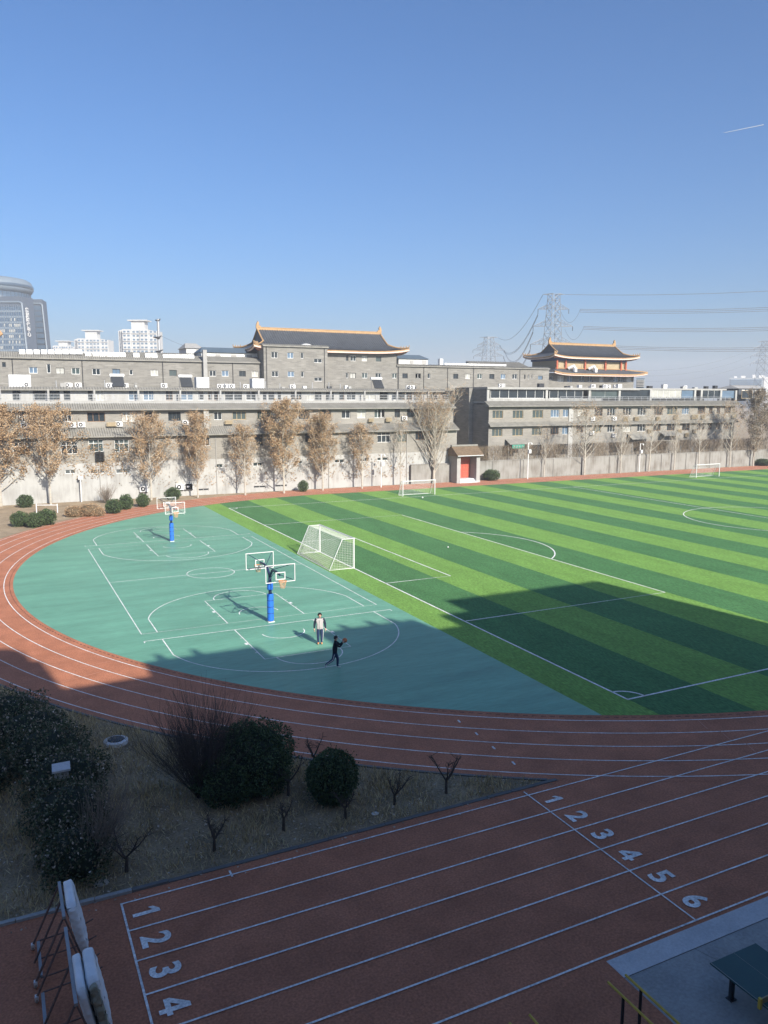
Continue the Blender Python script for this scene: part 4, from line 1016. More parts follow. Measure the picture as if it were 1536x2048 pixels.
# ================================================================== TREES ALONG THE WALL
def grow_tree(seed, Ht, Wd, clear=.2, nb=26, leaf_n=3500, leaf=.13, upright=.55, lean=0.0, trunk_r=.14, top_leaf=False, twig=3, bm='bark_pale', leaf_mat='leaf_brown'):
    R = random.Random(seed); RN = np.random.default_rng(seed)
    br = MB(); tips = []
    nseg = 9; tr = []
    for i in range(nseg + 1):
        f = i / nseg
        tr.append(Vector((lean * f * Ht + R.uniform(-.1, .1) * f, R.uniform(-.1, .1) * f, f * Ht * .97)))
    br.tube(tr, [trunk_r * (1 - .85 * (i / nseg)) + .012 for i in range(nseg + 1)], 7)
    ga = R.uniform(0, 6.28)
    def at(f):
        x = min(f, .999) * nseg; i = int(x); return tr[i].lerp(tr[i + 1], x - i)
    for b in range(nb):
        f = clear + (1 - clear) * (b / nb) ** .9 * .97
        ga += 2.4 + R.uniform(-.4, .4)
        env = (math.sin(math.pi * min(1, ((f - clear) / (1 - clear)) * .72 + .27)) ** .8)
        ln = Wd * .66 * env * R.uniform(.6, 1.2) + .25
        out = Vector((math.cos(ga), math.sin(ga), 0))
        p0 = at(f); d = (out * (1 - upright) + Vector((0, 0, upright))).normalized()
        pts = [p0]; q = p0
        for k in range(4):
            d = (d + Vector((R.uniform(-.18, .18), R.uniform(-.18, .18), .16))).normalized()
            q = q + d * ln / 4 * 1.25; pts.append(q)
        r0 = max(.014, trunk_r * .42 * (1 - f * .6) * min(1.2, ln / 1.6))
        br.tube(pts, [r0 * (1 - .8 * k / 4) for k in range(5)], 5, caps=False)
        for t_ in range(twig + int(ln * 1.6)):
            k = R.uniform(.8, 3.9); i = int(k); s0 = pts[i].lerp(pts[i + 1], k - i)
            dd = (Vector((R.uniform(-1, 1), R.uniform(-1, 1), R.uniform(.0, 1.2))).normalized() + d * .6).normalized()
            l2 = R.uniform(.35, .9) * (.4 + ln * .28)
            e = s0 + dd * l2; mid = s0.lerp(e, .5) + Vector((0, 0, .05))
            br.tube([s0, mid, e], [.013, .010, .006], 3, caps=False)
            tips += [mid, e, s0.lerp(e, .75)]
            for _ in range(2):
                d3 = (dd + Vector((R.uniform(-.8, .8), R.uniform(-.8, .8), R.uniform(-.2, .8)))).normalized()
                e2 = mid + d3 * l2 * .7; br.tube([mid, e2], [.008, .005], 3, caps=False); tips.append(e2)
        tips.append(pts[-1])
    tips = np.array([(p.x, p.y, p.z) for p in tips])
    if leaf_n:
        idx = RN.integers(0, len(tips), leaf_n)
        if top_leaf: 
            w = np.clip((tips[:, 2] / Ht - .35) * 2, .02, 1); idx = RN.choice(len(tips), leaf_n, p=w / w.sum())
        C = tips[idx] + RN.normal(0, .2, (leaf_n, 3))
        A, B_ = rand_axes(RN, leaf_n, leaf)
    else: C = np.zeros((0, 3)); A = B_ = C
    bark = bpy.data.meshes.new('trunk'); bark.from_pydata(br.v, [], br.f); bark.materials.append(MATS[bm]); bark.update()
    crown = quad_cloud('crown', C, A, B_, [leaf_mat]) if leaf_n else None
    return bark, crown
def put_tree(name, label, u, v, meshes, s=(1, 1, 1), rz=0.0, group=None, cat='tree'):
    t_ = thing(name, label, cat, (u, v, 0), group, rz); t_.scale = s
    mesh_obj('trunk', meshes[0], t_)
    if meshes[1]: mesh_obj('crown', meshes[1], t_)
    return t_
LEAFY = [grow_tree(11, 12, 6.2, .17, 34, 15500, .085, upright=.48), grow_tree(12, 12, 6.4, .2, 32, 13000, .085, upright=.45), grow_tree(13, 10, 5.2, .2, 26, 6000, .08, upright=.5), grow_tree(14, 12, 5.8, .19, 36, 13800, .082, upright=.52), grow_tree(15, 12, 6.8, .16, 30, 11500, .085, upright=.42)]
SPARSE = [grow_tree(21, 12, 6.0, .16, 24, 1200, .08, top_leaf=True, upright=.5), grow_tree(22, 11, 5.5, .26, 20, 600, .08, top_leaf=True, upright=.6), grow_tree(23, 12, 6.5, .2, 30, 1900, .08, top_leaf=True, upright=.48), grow_tree(24, 12, 6.5, .3, 22, 900, .08, top_leaf=True, upright=.42, lean=.05)]
BIG = grow_tree(31, 16, 13.5, .13, 54, 13000, .08, upright=.6, trunk_r=.26, top_leaf=True, twig=5)
DENSE = grow_tree(33, 15, 7.0, .12, 34, 14000, .09, upright=.62, trunk_r=.18, leaf_mat='vine_twig')
tg = 'trees in a row along the far straight'
for x, y, ms, h0, ty, sx, lab in [
    (2, 1008, LEAFY[0], 12, 810, 1.35, 'outermost tree of the row, thick with brown leaves, beside the single dark shrub'),
    (101.5, 1009, LEAFY[1], 12, 806, 1.0, 'brown-leaved tree behind the low white rail and dark round shrubs'),
    (303, 1000, LEAFY[4], 12, 820, 1.05, 'brown-leaved tree beside the wall-mounted air conditioner near the round green shrub'),
    (396, 995.7, LEAFY[3], 12, 820, .88, 'brown-leaved tree next to the pair of wall air conditioners'),
    (490.7, 990.5, LEAFY[2], 10, 848, .95, 'small thin-crowned tree with brown leaves between two fuller brown trees'),
    (568, 986.6, LEAFY[0], 12, 798, 1.0, 'tall brown-leaved tree beside the small round shrub at the wall'),
    (645.6, 981, LEAFY[3], 12, 822, 1.15, 'brown-leaved tree between the small wall shrub and a thin young tree'),
    (724, 977, LEAFY[2], 10, 846, 1.0, 'slim tree with few brown leaves beside the white lamp post'),
    (801, 972, SPARSE[1], 11, 832, .95, 'nearly bare slim tree behind the small white goal'),
    (867.5, 967, BIG, 16, 760, 1.12, 'big spreading tree with bare pale limbs beside the gate house'),
    (1088, 954, SPARSE[1], 11, 850, .9, 'thin bare tree next to the white camera pole by the gate'),
    (1168.5, 949, SPARSE[2], 12, 798, 1.15, 'bare pale tree with a few high brown leaves right of the thin bare tree'),
    (1240.7, 946.5, SPARSE[0], 12, 815, .85, 'slender bare tree just left of the tall camera pole'),
    (1297, 942.6, SPARSE[3], 12, 803, 1.0, 'bare forked tree just right of the tall camera pole'),
    (1348, 940, SPARSE[1], 11, 815, .9, 'leaning slender bare tree left of the far white goal'),
    (1397, 936, SPARSE[3], 12, 812, .95, 'bare tree standing behind the far white goal'),
    (1459, 932, SPARSE[2], 12, 795, .95, 'bare tree in front of the corner of the terraced building'),
    (1506, 930, DENSE, 15, 775, 1.0, 'dense twiggy brown tree past the corner of the terraced building'),
    (1545, 930, DENSE, 15, 785, 1.1, 'dense twiggy brown tree at the far end of the boundary wall')]:
    u, v = on_z(x, y); v = min(max(v, 105.0), 107.3)
    u, _ = on_v(x, y, v); _, zt = on_v(x, ty, v); h0 = sorted(q.co.z for q in ms[0].vertices)[-4]; s = zt / h0
    put_tree('deciduous_tree', lab, u, v, ms, (s * sx, s * sx, s), CL.uniform(0, 6.28), tg)

# dry creeper on the terraced building's lower wall
R = np.random.default_rng(9); n = 5200
uu = np.concatenate([R.normal(12.2, 2.2, n // 2), R.normal(34, 9, n // 4), R.normal(52, 6, n // 4)]); zz_ = np.concatenate([2.9 + 4.6 * R.beta(1.6, 1.6, n // 2), 1.2 + 4.5 * R.beta(1.2, 2.2, n // 2)])
k = (np.sin(uu * 2.1) * np.sin(zz_ * 1.7 + uu) + R.random(n) * 1.4) > .55; uu, zz_ = uu[k], zz_[k]; n = len(uu)
C = np.stack([uu, 107.93 - .06 * R.random(n), zz_], 1); A, B_ = rand_axes(R, n, .10); A[:, 1] *= .3; B_[:, 1] *= .3
me = quad_cloud('creeper', C - np.array([25, 108, 0]), A, B_, ['leaf_brown', 'vine_twig'], (R.random(n) < .5).astype(np.int32)); tag(mesh_obj('creeper', me, LB), kind='stuff')

# ================================================================== SHRUBS
def shrub_mesh(seed, blobs, n, leaf, mats=('leaf_evergreen', 'shrub_core'), depth=.22, lump=.12, litter=0):
    """blobs: (x,y,z,rx,ry,rz) ellipsoids; leaves in an uneven shell, dark core inside"""
    R = np.random.default_rng(seed)
    vol = np.array([b[3] * b[4] + b[4] * b[5] + b[3] * b[5] for b in blobs]); cnt = (n * vol / vol.sum()).astype(int)
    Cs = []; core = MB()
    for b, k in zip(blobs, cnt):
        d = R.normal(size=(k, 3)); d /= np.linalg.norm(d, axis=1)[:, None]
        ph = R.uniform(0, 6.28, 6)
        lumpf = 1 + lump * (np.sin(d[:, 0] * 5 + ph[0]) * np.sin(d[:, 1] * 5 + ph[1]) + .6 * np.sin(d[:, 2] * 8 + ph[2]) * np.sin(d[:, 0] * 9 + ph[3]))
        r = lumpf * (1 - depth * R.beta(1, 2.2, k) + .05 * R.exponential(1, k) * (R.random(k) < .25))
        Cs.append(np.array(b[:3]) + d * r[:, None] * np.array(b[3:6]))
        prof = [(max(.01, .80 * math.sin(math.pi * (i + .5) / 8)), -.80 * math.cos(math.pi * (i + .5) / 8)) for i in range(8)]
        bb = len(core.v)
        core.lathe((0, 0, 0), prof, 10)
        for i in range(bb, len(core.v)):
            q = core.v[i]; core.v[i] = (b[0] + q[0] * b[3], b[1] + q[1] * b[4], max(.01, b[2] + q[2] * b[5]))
    C = np.concatenate(Cs); C = C[C[:, 2] > .02]
    A, B_ = rand_axes(R, len(C), leaf)
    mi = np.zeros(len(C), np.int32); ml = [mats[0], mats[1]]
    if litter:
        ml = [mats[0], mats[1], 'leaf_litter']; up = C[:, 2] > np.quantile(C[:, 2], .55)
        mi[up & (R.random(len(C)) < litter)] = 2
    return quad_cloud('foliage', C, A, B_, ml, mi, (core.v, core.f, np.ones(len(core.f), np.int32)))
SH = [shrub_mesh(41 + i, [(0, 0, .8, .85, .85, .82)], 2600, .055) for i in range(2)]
def put_shrub(name, lab, u, v, me, s, group=None, cat='shrub'):
    o = mesh_obj(name, me, None, (u, v, 0)); o.scale = s; o.rotation_euler = (0, 0, CL.uniform(0, 6)); return tag(o, lab, cat, group)
gs = 'clipped evergreen shrubs beside the bend'
for u, v, w, h, lab in [(1.85, 89.9, 1.9, 1.6, 'dark round shrub in a clump of three beside the bend, on its outer side'), (3.2, 88.6, 1.8, 1.55, 'dark round shrub in the middle of the clump of three beside the bend'), (4.4, 89.8, 2.1, 1.7, 'dark round shrub in the clump of three, in front of the low white rail'), (2.9, 105.0, 2.0, 1.6, 'dark shrub at the foot of the leftmost brown trees'),
    (11.95, 95.3, 2.0, 1.7, 'round green shrub touching another beside the brown bush'), (13.7, 98.0, 1.7, 1.85, 'taller round green shrub touching another near the bare twiggy bush'), (15.9, 99.4, 1.6, 1.65, 'single round green shrub below the wall air conditioner'), (20.6, 104.6, 2.1, 1.65, 'loose yellowish green shrub behind the far basketball stand'), (39.1, 105.6, 1.5, 1.65, 'small round shrub alone at the foot of the plaster wall'), (72.0, 106.9, 2.9, 1.8, 'spreading green shrub right of the gate house'), (136.4, 107.2, 3.4, 1.4, 'low green shrub at the foot of the dense twiggy trees')]:
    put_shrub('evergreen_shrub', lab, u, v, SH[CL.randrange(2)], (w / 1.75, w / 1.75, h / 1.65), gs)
brown = shrub_mesh(47, [(-1.1, 0, .55, 1.1, .8, .75), (.6, .1, .65, 1.4, .9, .85), (1.5, 0, .45, .8, .7, .6)], 4200, .05, ('leaf_brown', 'shrub_core_brown'))
put_shrub('brown_bush', 'wide dry brown bush beside the bend between dark and green shrubs', 8.6, 94.2, brown, (1, 1, 1)).rotation_euler = (0, 0, -.3)
def twig_bush(seed, n, h, spread, r=.012, bm='bark', sub=3, dirx=0, diry=0):
    R = random.Random(seed); m = MB()
    for i in range(n):
        a = R.uniform(0, 6.28); t_ = R.uniform(.1, 1) * spread; l = h * R.uniform(.65, 1.1)
        p = [Vector((R.uniform(-.12, .12), R.uniform(-.12, .12), 0))]
        d = Vector((math.cos(a) * t_ + dirx, math.sin(a) * t_ + diry, 1)).normalized()
        for k in range(4):
            d = (d + Vector((R.uniform(-.14, .14), R.uniform(-.14, .14), R.uniform(-.04, .1)))).normalized(); p.append(p[-1] + d * l / 4)
        m.tube(p, [r * (1 - .2 * k) for k in range(5)], 4, caps=False)
        for s in range(sub):
            k = R.uniform(1, 3.8); j = int(k); q = p[j].lerp(p[j + 1], k - j)
            dd = (d + Vector((R.uniform(-.6, .6), R.uniform(-.6, .6), R.uniform(-.1, .4)))).normalized()
            m.tube([q, q + dd * l * .2, q + (dd + Vector((0, 0, .2))) * l * .36], [r * .55, r * .45, r * .3], 3, caps=False)
    me = bpy.data.meshes.new('twigs'); me.from_pydata(m.v, [], m.f); me.materials.append(MATS[bm]); return me
o = mesh_obj('bare_bush', twig_bush(51, 60, 2.2, .9, .02, 'bark', 5), None, (12.3, 104.6, 0)); tag(o, 'bare twiggy bush in front of the plaster wall', 'bush')
# foreground bed
def big_bush(name, lab, u, v, blobs, n, leaf, seed, **k):
    return tag(mesh_obj(name, shrub_mesh(seed, blobs, n, leaf, **k), None, (u, v, 0)), lab, 'shrub')
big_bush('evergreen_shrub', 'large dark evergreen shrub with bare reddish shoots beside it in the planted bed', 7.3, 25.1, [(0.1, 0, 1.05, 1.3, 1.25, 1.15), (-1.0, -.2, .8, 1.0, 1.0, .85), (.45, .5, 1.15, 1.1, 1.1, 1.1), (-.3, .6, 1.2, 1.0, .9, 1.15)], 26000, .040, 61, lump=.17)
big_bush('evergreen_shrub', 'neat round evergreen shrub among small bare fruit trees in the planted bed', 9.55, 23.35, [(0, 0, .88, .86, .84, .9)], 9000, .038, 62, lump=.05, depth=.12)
o = mesh_obj('bare_bush', twig_bush(63, 200, 2.9, 1.0, .009, 'bark_dark', 8), None, (5.6, 25.6, 0)); tag(o, 'bare dark shrub of fine upright shoots left of the large evergreen shrub', 'bush')
o = mesh_obj('bare_bush', twig_bush(64, 50, 2.3, .6, .012, 'bark', 4, .35, .25), None, (1.75, 22.6, 0)); tag(o, 'bare bush of long pale stems leaning out of the leafy hedge', 'bush')
big_bush('hedge', 'broad dark hedge littered with pale fallen leaves around the slab-topped shaft', 1.2, 27.5,
         [(.1, -4.6, .55, 1.0, 1.3, .75), (.2, -2.2, .6, 1.25, 1.6, .85), (.25, .4, .6, 1.4, 1.7, .8), (-.1, 3.0, .55, 1.45, 1.7, .8), (-.6, 5.4, .5, 1.5, 1.5, .75), (-1.4, 7.6, .5, 1.5, 1.5, .8), (-2.6, 6.0, .5, 1.4, 1.8, .75), (-2.4, 2.4, .45, 1.2, 1.8, .6)], 42000, .045, 65, mats=('leaf_hedge', 'shrub_core'), litter=.13, lump=.2)
def fruit_tree(seed, h):
    R = random.Random(seed); m = MB(); hs = h * R.uniform(.3, .42)
    m.tube([(0, 0, 0), (R.uniform(-.03, .03), R.uniform(-.03, .03), hs)], [.055, .042], 7)
    for i in range(R.randint(3, 5)):
        a = i * 2.1 + R.uniform(-.5, .5); p = [Vector((0, 0, hs * R.uniform(.85, 1)))]; d = Vector((math.cos(a) * .9, math.sin(a) * .9, .8)).normalized(); l = (h - hs) * R.uniform(.8, 1.15)
        for k in range(4):
            d = (d + Vector((R.uniform(-.25, .25), R.uniform(-.25, .25), .22))).normalized(); p.append(p[-1] + d * l / 4)
        m.tube(p, [.03, .026, .02, .016, .008], 5, caps=False)
        for s in range(11):
            k = R.uniform(.8, 3.95); j = int(k); q = p[j].lerp(p[j + 1], k - j); dd = Vector((R.uniform(-.9, .9), R.uniform(-.9, .9), R.uniform(.0, 1))).normalized(); l3 = l * R.uniform(.15, .42); q2 = q + dd * l3
            m.tube([q, q.lerp(q2, .5) + Vector((R.uniform(-.03, .03), R.uniform(-.03, .03), .02)), q2], [.011, .008, .004], 3, caps=False)
            m.tube([q.lerp(q2, .5), q.lerp(q2, .5) + Vector((R.uniform(-.12, .12), R.uniform(-.12, .12), R.uniform(.03, .15)))], [.006, .003], 3, caps=False)
    me = bpy.data.meshes.new('fruit_tree'); me.from_pydata(m.v, [], m.f); me.materials.append(MATS['bark_dark']); return me
for i, (u, v, h, lab) in enumerate([(8.32, 24.3, 1.5, 'small pruned bare tree between the two evergreen shrubs, taller one'), (9.85, 25.85, 1.4, 'small pruned bare tree behind the round evergreen shrub by the track edging'), (11.35, 22.2, 1.15, 'small open bare tree to the right of the round evergreen shrub'), (13.3, 22.1, 1.6, 'bare forked small tree at the narrow end of the planted bed'), (7.45, 22.3, 1.05, 'low bare tree in dry grass in front of the large evergreen shrub'), (5.2, 22.15, 1.1, 'low bare tree beside the kerb, left of the others'), (2.65, 22.2, 1.35, 'bare small tree near the hedge corner beside the kerb'), (9.5, 22.1, .95, 'low bare tree right in front of the round evergreen shrub')]):
    tag(mesh_obj('fruit_tree', fruit_tree(70 + i, h), None, (u, v, 0)), lab, 'tree', 'small bare trees in the planted bed')
# dry grass, fallen leaves, stones
R = np.random.default_rng(5)
def in_bed(u, v): return (v > V_BED + .15) & ((u - CU) ** 2 + (v - CV) ** 2 > (R_OUT + .2) ** 2) & (u > -6) & (u < 17.3)
n = 110000; u = R.uniform(-6, 17.4, n); v = R.uniform(21.2, 42, n); k = in_bed(u, v); u, v = u[k], v[k]
dens = .5 + .5 * np.sin(u * 1.3 + 2 * np.sin(v * .7)) * np.cos(v * 1.1 + np.sin(u)); k = R.random(len(u)) < .2 + .8 * dens; u, v = u[k], v[k]; n = len(u)
h = R.uniform(.03, .10, n) * (1 + .9 * dens[k]); C = np.stack([u, v, h * .8], 1); A = np.stack([R.normal(0, .06, n), R.normal(0, .06, n), h], 1); a = R.uniform(0, 6.28, n); B_ = np.stack([np.cos(a), np.sin(a), 0 * a], 1) * .016
o = mesh_obj('dry_grass', quad_cloud('dry_grass', C, A, B_, ['dry_grass'])); tag(o, 'thin dry tan grass covering the planted bed', 'grass', kind='stuff')
n = 9000; u = np.concatenate([R.uniform(-6, 17, n), R.uniform(-3, 62, 3800)]); v = np.concatenate([R.uniform(20.6, 40, n), R.uniform(88, 107.5, 3800)])
k = (in_bed(u, v)) | ((v > 20.6) & (v < 21.3) & (R.random(len(u)) < .3) & (u < 17)) | (((u - CU) ** 2 + (v - CV) ** 2 > (R_OUT + .1) ** 2) & (v > 80) & ((u < CU) | (v > CV + R_OUT + .1))); u, v = u[k], v[k]; n = len(u)
C = np.stack([u, v, np.full(n, .025)], 1); A, B_ = rand_axes(R, n, .045, flat=.85)
o = mesh_obj('fallen_leaves', quad_cloud('fallen_leaves', C, A, B_, ['leaf_litter'])); tag(o, 'pale fallen leaves scattered over bare soil', 'leaves', kind='stuff')
for i, (x, y, s, lab) in enumerate([(203, 1768, .16, 'flat pale stone in the bed near the kerb'), (750, 1628, .10, 'white scrap of paper on dry grass beside the round shrub'), (437, 1430, .09, None), (520, 1690, .06, None)]):
    if not lab: continue
    u, v = on_z(x, y); m = MB(); m.lathe((u, v, 0), [(s * 1.0, 0), (s * 1.1, s * .2), (s * .8, s * .42), (s * .3, s * .5)], 7); m.v = [(a + .3 * (a - u), b, c) for a, b, c in m.v]
    tag(m.build('stone' if i == 0 else 'paper_scrap', 'stone' if i == 0 else 'white_paint', origin=None), lab, 'stone' if i == 0 else 'litter')
# manhole and raised lid
u, v = on_z(232, 1486); MH = thing('manhole', 'round dark manhole cover in a pale concrete ring beside the track edging', 'manhole', (u, v, 0))
m = MB(); m.lathe((u, v, 0), [(.47, 0), (.46, .13), (.32, .16), (.31, .1)], 28); W(m, 'concrete_ring', 'concrete_light', MH)
m = MB(); m.lathe((u, v, .1), [(.31, 0), (.31, .075), (.27, .085), (.05, .09)], 28); W(m, 'cover', 'dark_metal', MH)
u, v = on_z(122, 1533, 1.35); SL = thing('inspection_shaft', 'square concrete shaft with a pale slab lid rising out of the leafy hedge', 'shaft', (u, v, 0))
m = MB(); m.box(u - .22, u + .22, v - .22, v + .22, 0, 1.28); W(m, 'shaft', 'concrete', SL)
m = MB(); m.hexa([(u - .3, v - .3, 1.28), (u + .27, v - .3, 1.28), (u + .3, v + .3, 1.28), (u - .27, v + .3, 1.28), (u - .3, v - .3, 1.35), (u + .27, v - .3, 1.35), (u + .3, v + .3, 1.36), (u - .27, v + .3, 1.36)]); W(m, 'slab_lid', 'concrete_light', SL)

# ================================================================== BASKETBALL STANDS
def hoop_stand(u, v, label):
    r = thing('basketball_stand', label, 'basketball stand', (u, v, 0), 'double basketball stands')
    m = MB(); m.box(u - .2, u + .2, v - .2, v + .2, 0, .06); W(m, 'base_plate', 'white_paint', r)
    m = MB(); m.tube([(u, v, .05), (u, v, 3.0)], .1, 12); W(m, 'post', 'navy_steel', r)
    m = MB(); m.lathe((u, v, 0), [(.17, .08), (.2, .12), (.2, 1.72), (.17, 1.76)], 16); W(m, 'lower_pad', 'blue_pad', r)
    for z in (.55, .95, 1.35):
        k = MB(); k.lathe((u, v, z), [(.204, 0), (.204, .03)], 16); W(k, 'pad_strap', 'navy_steel', r)
    m = MB(); m.lathe((u, v, 0), [(.15, 2.0), (.18, 2.05), (.18, 2.4), (.15, 2.45)], 16); W(m, 'upper_pad', 'blue_pad', r)
    for s in (-1, 1):
        vb = v + s * 1.98
        m = MB(); m.tube([(u, v, 2.85), (u, v + s * .5, 3.3), (u, v + s * 1.2, 3.38), (u, vb - s * .1, 3.3)], [.085, .075, .065, .06], 8); W(m, 'arm', 'navy_steel', r)
        m = MB()
        for sx in (-.85, .85):
            m.tube([(u, v + s * .7, 3.4), (u + sx * .9, vb - s * .06, 3.9)], .02, 5); m.tube([(u, v + s * .9, 3.25), (u + sx * .9, vb - s * .06, 2.98)], .02, 5)
        W(m, 'brace', 'navy_steel', r)
        b = MB(); y0, y1 = sorted((vb - .025, vb + .025)); f = .04
        b.box(u - .9, u + .9, y0, y1, 2.9, 2.9 + f); b.box(u - .9, u + .9, y0, y1, 3.95 - f, 3.95); b.box(u - .9, u - .9 + f, y0, y1, 2.9 + f, 3.95 - f); b.box(u + .9 - f, u + .9, y0, y1, 2.9 + f, 3.95 - f)
        bo = W(b, 'backboard_frame', 'white_metal', r)
        q = MB(); q.box(u - .295, u + .295, y0 - .004, y1 + .004, 3.05, 3.10); q.box(u - .295, u + .295, y0 - .004, y1 + .004, 3.45, 3.5); q.box(u - .295, u - .245, y0 - .004, y1 + .004, 3.10, 3.45); q.box(u + .245, u + .295, y0 - .004, y1 + .004, 3.10, 3.45); W(q, 'target_square', 'white_metal', r, parent=bo)
        q = MB(); q.box(u - .86, u + .86, vb - .006, vb + .006, 2.94, 3.91); W(q, 'clear_panel', 'clear_glass', r, parent=bo)
        rc = (u, vb + s * .38, 3.05); n = 20
        q = MB(); ring = [(rc[0] + .228 * math.cos(2 * math.pi * i / n), rc[1] + .228 * math.sin(2 * math.pi * i / n), rc[2]) for i in range(n + 1)]
        q.tube(ring, .016, 6, caps=False); q.tube([(u - .06, vb, 3.04), (u - .06, vb + s * .16, 3.05)], .015, 5); q.tube([(u + .06, vb, 3.04), (u + .06, vb + s * .16, 3.05)], .015, 5); rim = W(q, 'rim', 'orange_rim', r)
        q = MB(); nn = 12
        for i in range(nn):
            for dr in (1, -1):
                pts = []
                for k in range(5):
                    a = 2 * math.pi * (i + dr * k * .5) / nn; rr = .225 - .1 * (k / 4) ** .8; pts.append((rc[0] + rr * math.cos(a), rc[1] + rr * math.sin(a), rc[2] - .42 * k / 4))
                q.tube(pts, .007, 3, caps=False)
        W(q, 'net', 'net_tan', r, parent=rim)
    return r
mg = bpy.data.materials.new('clear_glass'); mg.use_nodes = True
nt = mg.node_tree; nt.nodes.remove(nt.nodes['Principled BSDF'])
tr_ = nt.nodes.new('ShaderNodeBsdfTransparent'); tr_.inputs[0].default_value = (.985, .99, .99, 1); gl = nt.nodes.new('ShaderNodeBsdfGlossy'); gl.inputs['Roughness'].default_value = .03; mx = nt.nodes.new('ShaderNodeMixShader'); mx.inputs[0].default_value = .035
nt.links.new(tr_.outputs[0], mx.inputs[1]); nt.links.new(gl.outputs[0], mx.inputs[2]); nt.links.new(mx.outputs[0], nt.nodes['Material Output'].inputs[0]); MATS['clear_glass'] = mg
mat('net_tan', (0.62, 0.36, 0.2), .9, .1, 8)
hoop_stand(14.4, 44.85, 'blue-padded post with two clear backboards, standing beside the two players')
hoop_stand(14.4, 74.45, 'blue-padded post with two clear backboards, standing at the court end by the shrubs')

# ================================================================== FOOTBALL GOALS
def goal(name, label, u, v, w, h, d_top, d_bot, rz, sp=.14, pr=.06, net=True, group=None):
    """mouth in local xz plane facing -y, net behind (+y)"""
    r = thing(name, label, 'goal', (u, v, 0), group, rz)
    def L(mb, n, m, p=None): return mb.build(n, m, p or r, origin=(0, 0, 0))
    for s in (-1, 1):
        m = MB(); m.tube([(s * w / 2, 0, .02), (s * w / 2, 0, h)], pr, 8); L(m, 'goal_post', 'white_metal')
        m = MB(); m.tube([(s * w / 2, 0, h - .02), (s * w / 2, d_top, h - .02), (s * w / 2, d_bot, .04), (s * w / 2, 0, .04)], pr * .6, 6); L(m, 'side_frame', 'white_metal')
    m = MB(); m.tube([(-w / 2 - pr, 0, h), (w / 2 + pr, 0, h)], pr, 8); L(m, 'crossbar', 'white_metal')
    m = MB(); m.tube([(-w / 2, d_bot, .04), (w / 2, d_bot, .04)], pr * .55, 6); L(m, 'ground_bar', 'white_metal')
    m = MB(); t = .006 if sp < .2 else .007
    def back(f): # profile along top->back->ground
        L1 = d_top; L2 = math.hypot(d_bot - d_top, h); x = f * (L1 + L2)
        if x < L1: return (x, h - .06 * math.sin(math.pi * x / max(L1, .1)))
        g_ = (x - L1) / L2; return (d_top + (d_bot - d_top) * g_, h * (1 - g_) + .02)
    LT = d_top + math.hypot(d_bot - d_top, h)
    n = int(w / sp)
    for i in range(1, n):
        x = -w / 2 + w * i / n; m.tube([(x, *back(k / 7)) for k in range(8)], t, 3, caps=False)
    n2 = int(LT / sp)
    for i in range(1, n2):
        y, z = back(i / n2); m.tube([(-w / 2, y, z), (0, y, z - .03), (w / 2, y, z)], t, 3, caps=False)
    for s in (-1, 1):
        for i in range(1, int(h / sp)):
            z = i * sp; ym = d_bot + (d_top - d_bot) * z / h; m.tube([(s * w / 2, 0, z), (s * w / 2, ym, z)], t, 3, caps=False)
        for i in range(1, int(d_bot / sp)):
            y = i * sp; zm = h if y < d_top else h * (d_bot - y) / (d_bot - d_top); m.tube([(s * w / 2, y, 0), (s * w / 2, y, zm)], t, 3, caps=False)
    tag(L(m, 'net', 'net_white'), kind='stuff')
    return r
goal('football_goal', 'large white football goal with net beside the basketball court', 25.07, MV + .25, 7.32, 2.44, 1.0, 2.1, math.pi / 2)
goal('football_goal', 'small white goal on the touchline in front of the big bare tree', 52.0, 94.8, 5.0, 2.05, .5, 1.3, 0, sp=.2)
goal('football_goal', 'small white goal on the far touchline in front of bare trees', 108.2, 95.6, 5.4, 2.2, .5, 1.4, 0, sp=.22)
def ball(name, lab, u, v, r, z, m, cat='ball'):
    mb = MB(); mb.lathe((0, 0, 0), [(max(.002, r * math.sin(math.pi * i / 12)), -r * math.cos(math.pi * i / 12)) for i in range(13)], 18)
    o = mb.build(name, m, None, True); o.location = (u, v, z); return tag(o, lab, cat)
u, v = on_z(845, 997); ball('football', 'white football lying in front of the small goal', u, v, .115, .133, 'white_paint')
u, v = on_z(896, 1096); ball('football', 'small ball-shaped scrap of white litter lying alone in the penalty area', u, v, .07, .088, 'white_paint')  # speck of white litter, modelled as a small sphere

# ================================================================== POLES
def camera_pole(x, y, ytop, lab, cam_=True):
    u, v = on_z(x, y); v = min(v, 107.4); u, _ = on_v(x, y, v); _, zt = on_v(x, ytop, v)
    r = thing('camera_pole', lab, 'pole', (u, v, 0), 'camera poles along the boundary wall')
    m = MB(); m.tube([(u, v, 0), (u, v, zt)], .085, 8); W(m, 'post', 'white_metal', r)
    if cam_:
        m = MB(); m.tube([(u, v, zt - .1), (u + .45, v - .25, zt - .02)], .035, 6); W(m, 'arm', 'white_metal', r)
        m = MB(); m.lathe((u + .45, v - .25, zt - .3), [(.02, -.1), (.13, -.02), (.14, .12), (.05, .24)], 10); W(m, 'camera_dome', 'white_metal', r)
        m = MB(); m.box(u - .05, u + .4, v - .3, v - .06, zt - 1.75, zt - 1.15); W(m, 'control_box', 'white_metal', r)
    else:
        m = MB(); m.box(u - .28, u + .28, v - .2, v, zt - .1, zt + .35); W(m, 'lamp_box', 'white_paint', r)
camera_pole(762, 975, 908, 'plain white pole beside the slim brown-leaved tree', True)
camera_pole(1055, 958, 885, 'white pole with camera and box right of the gate house')
camera_pole(1278, 944, 887, 'white pole with camera and box between bare trees')
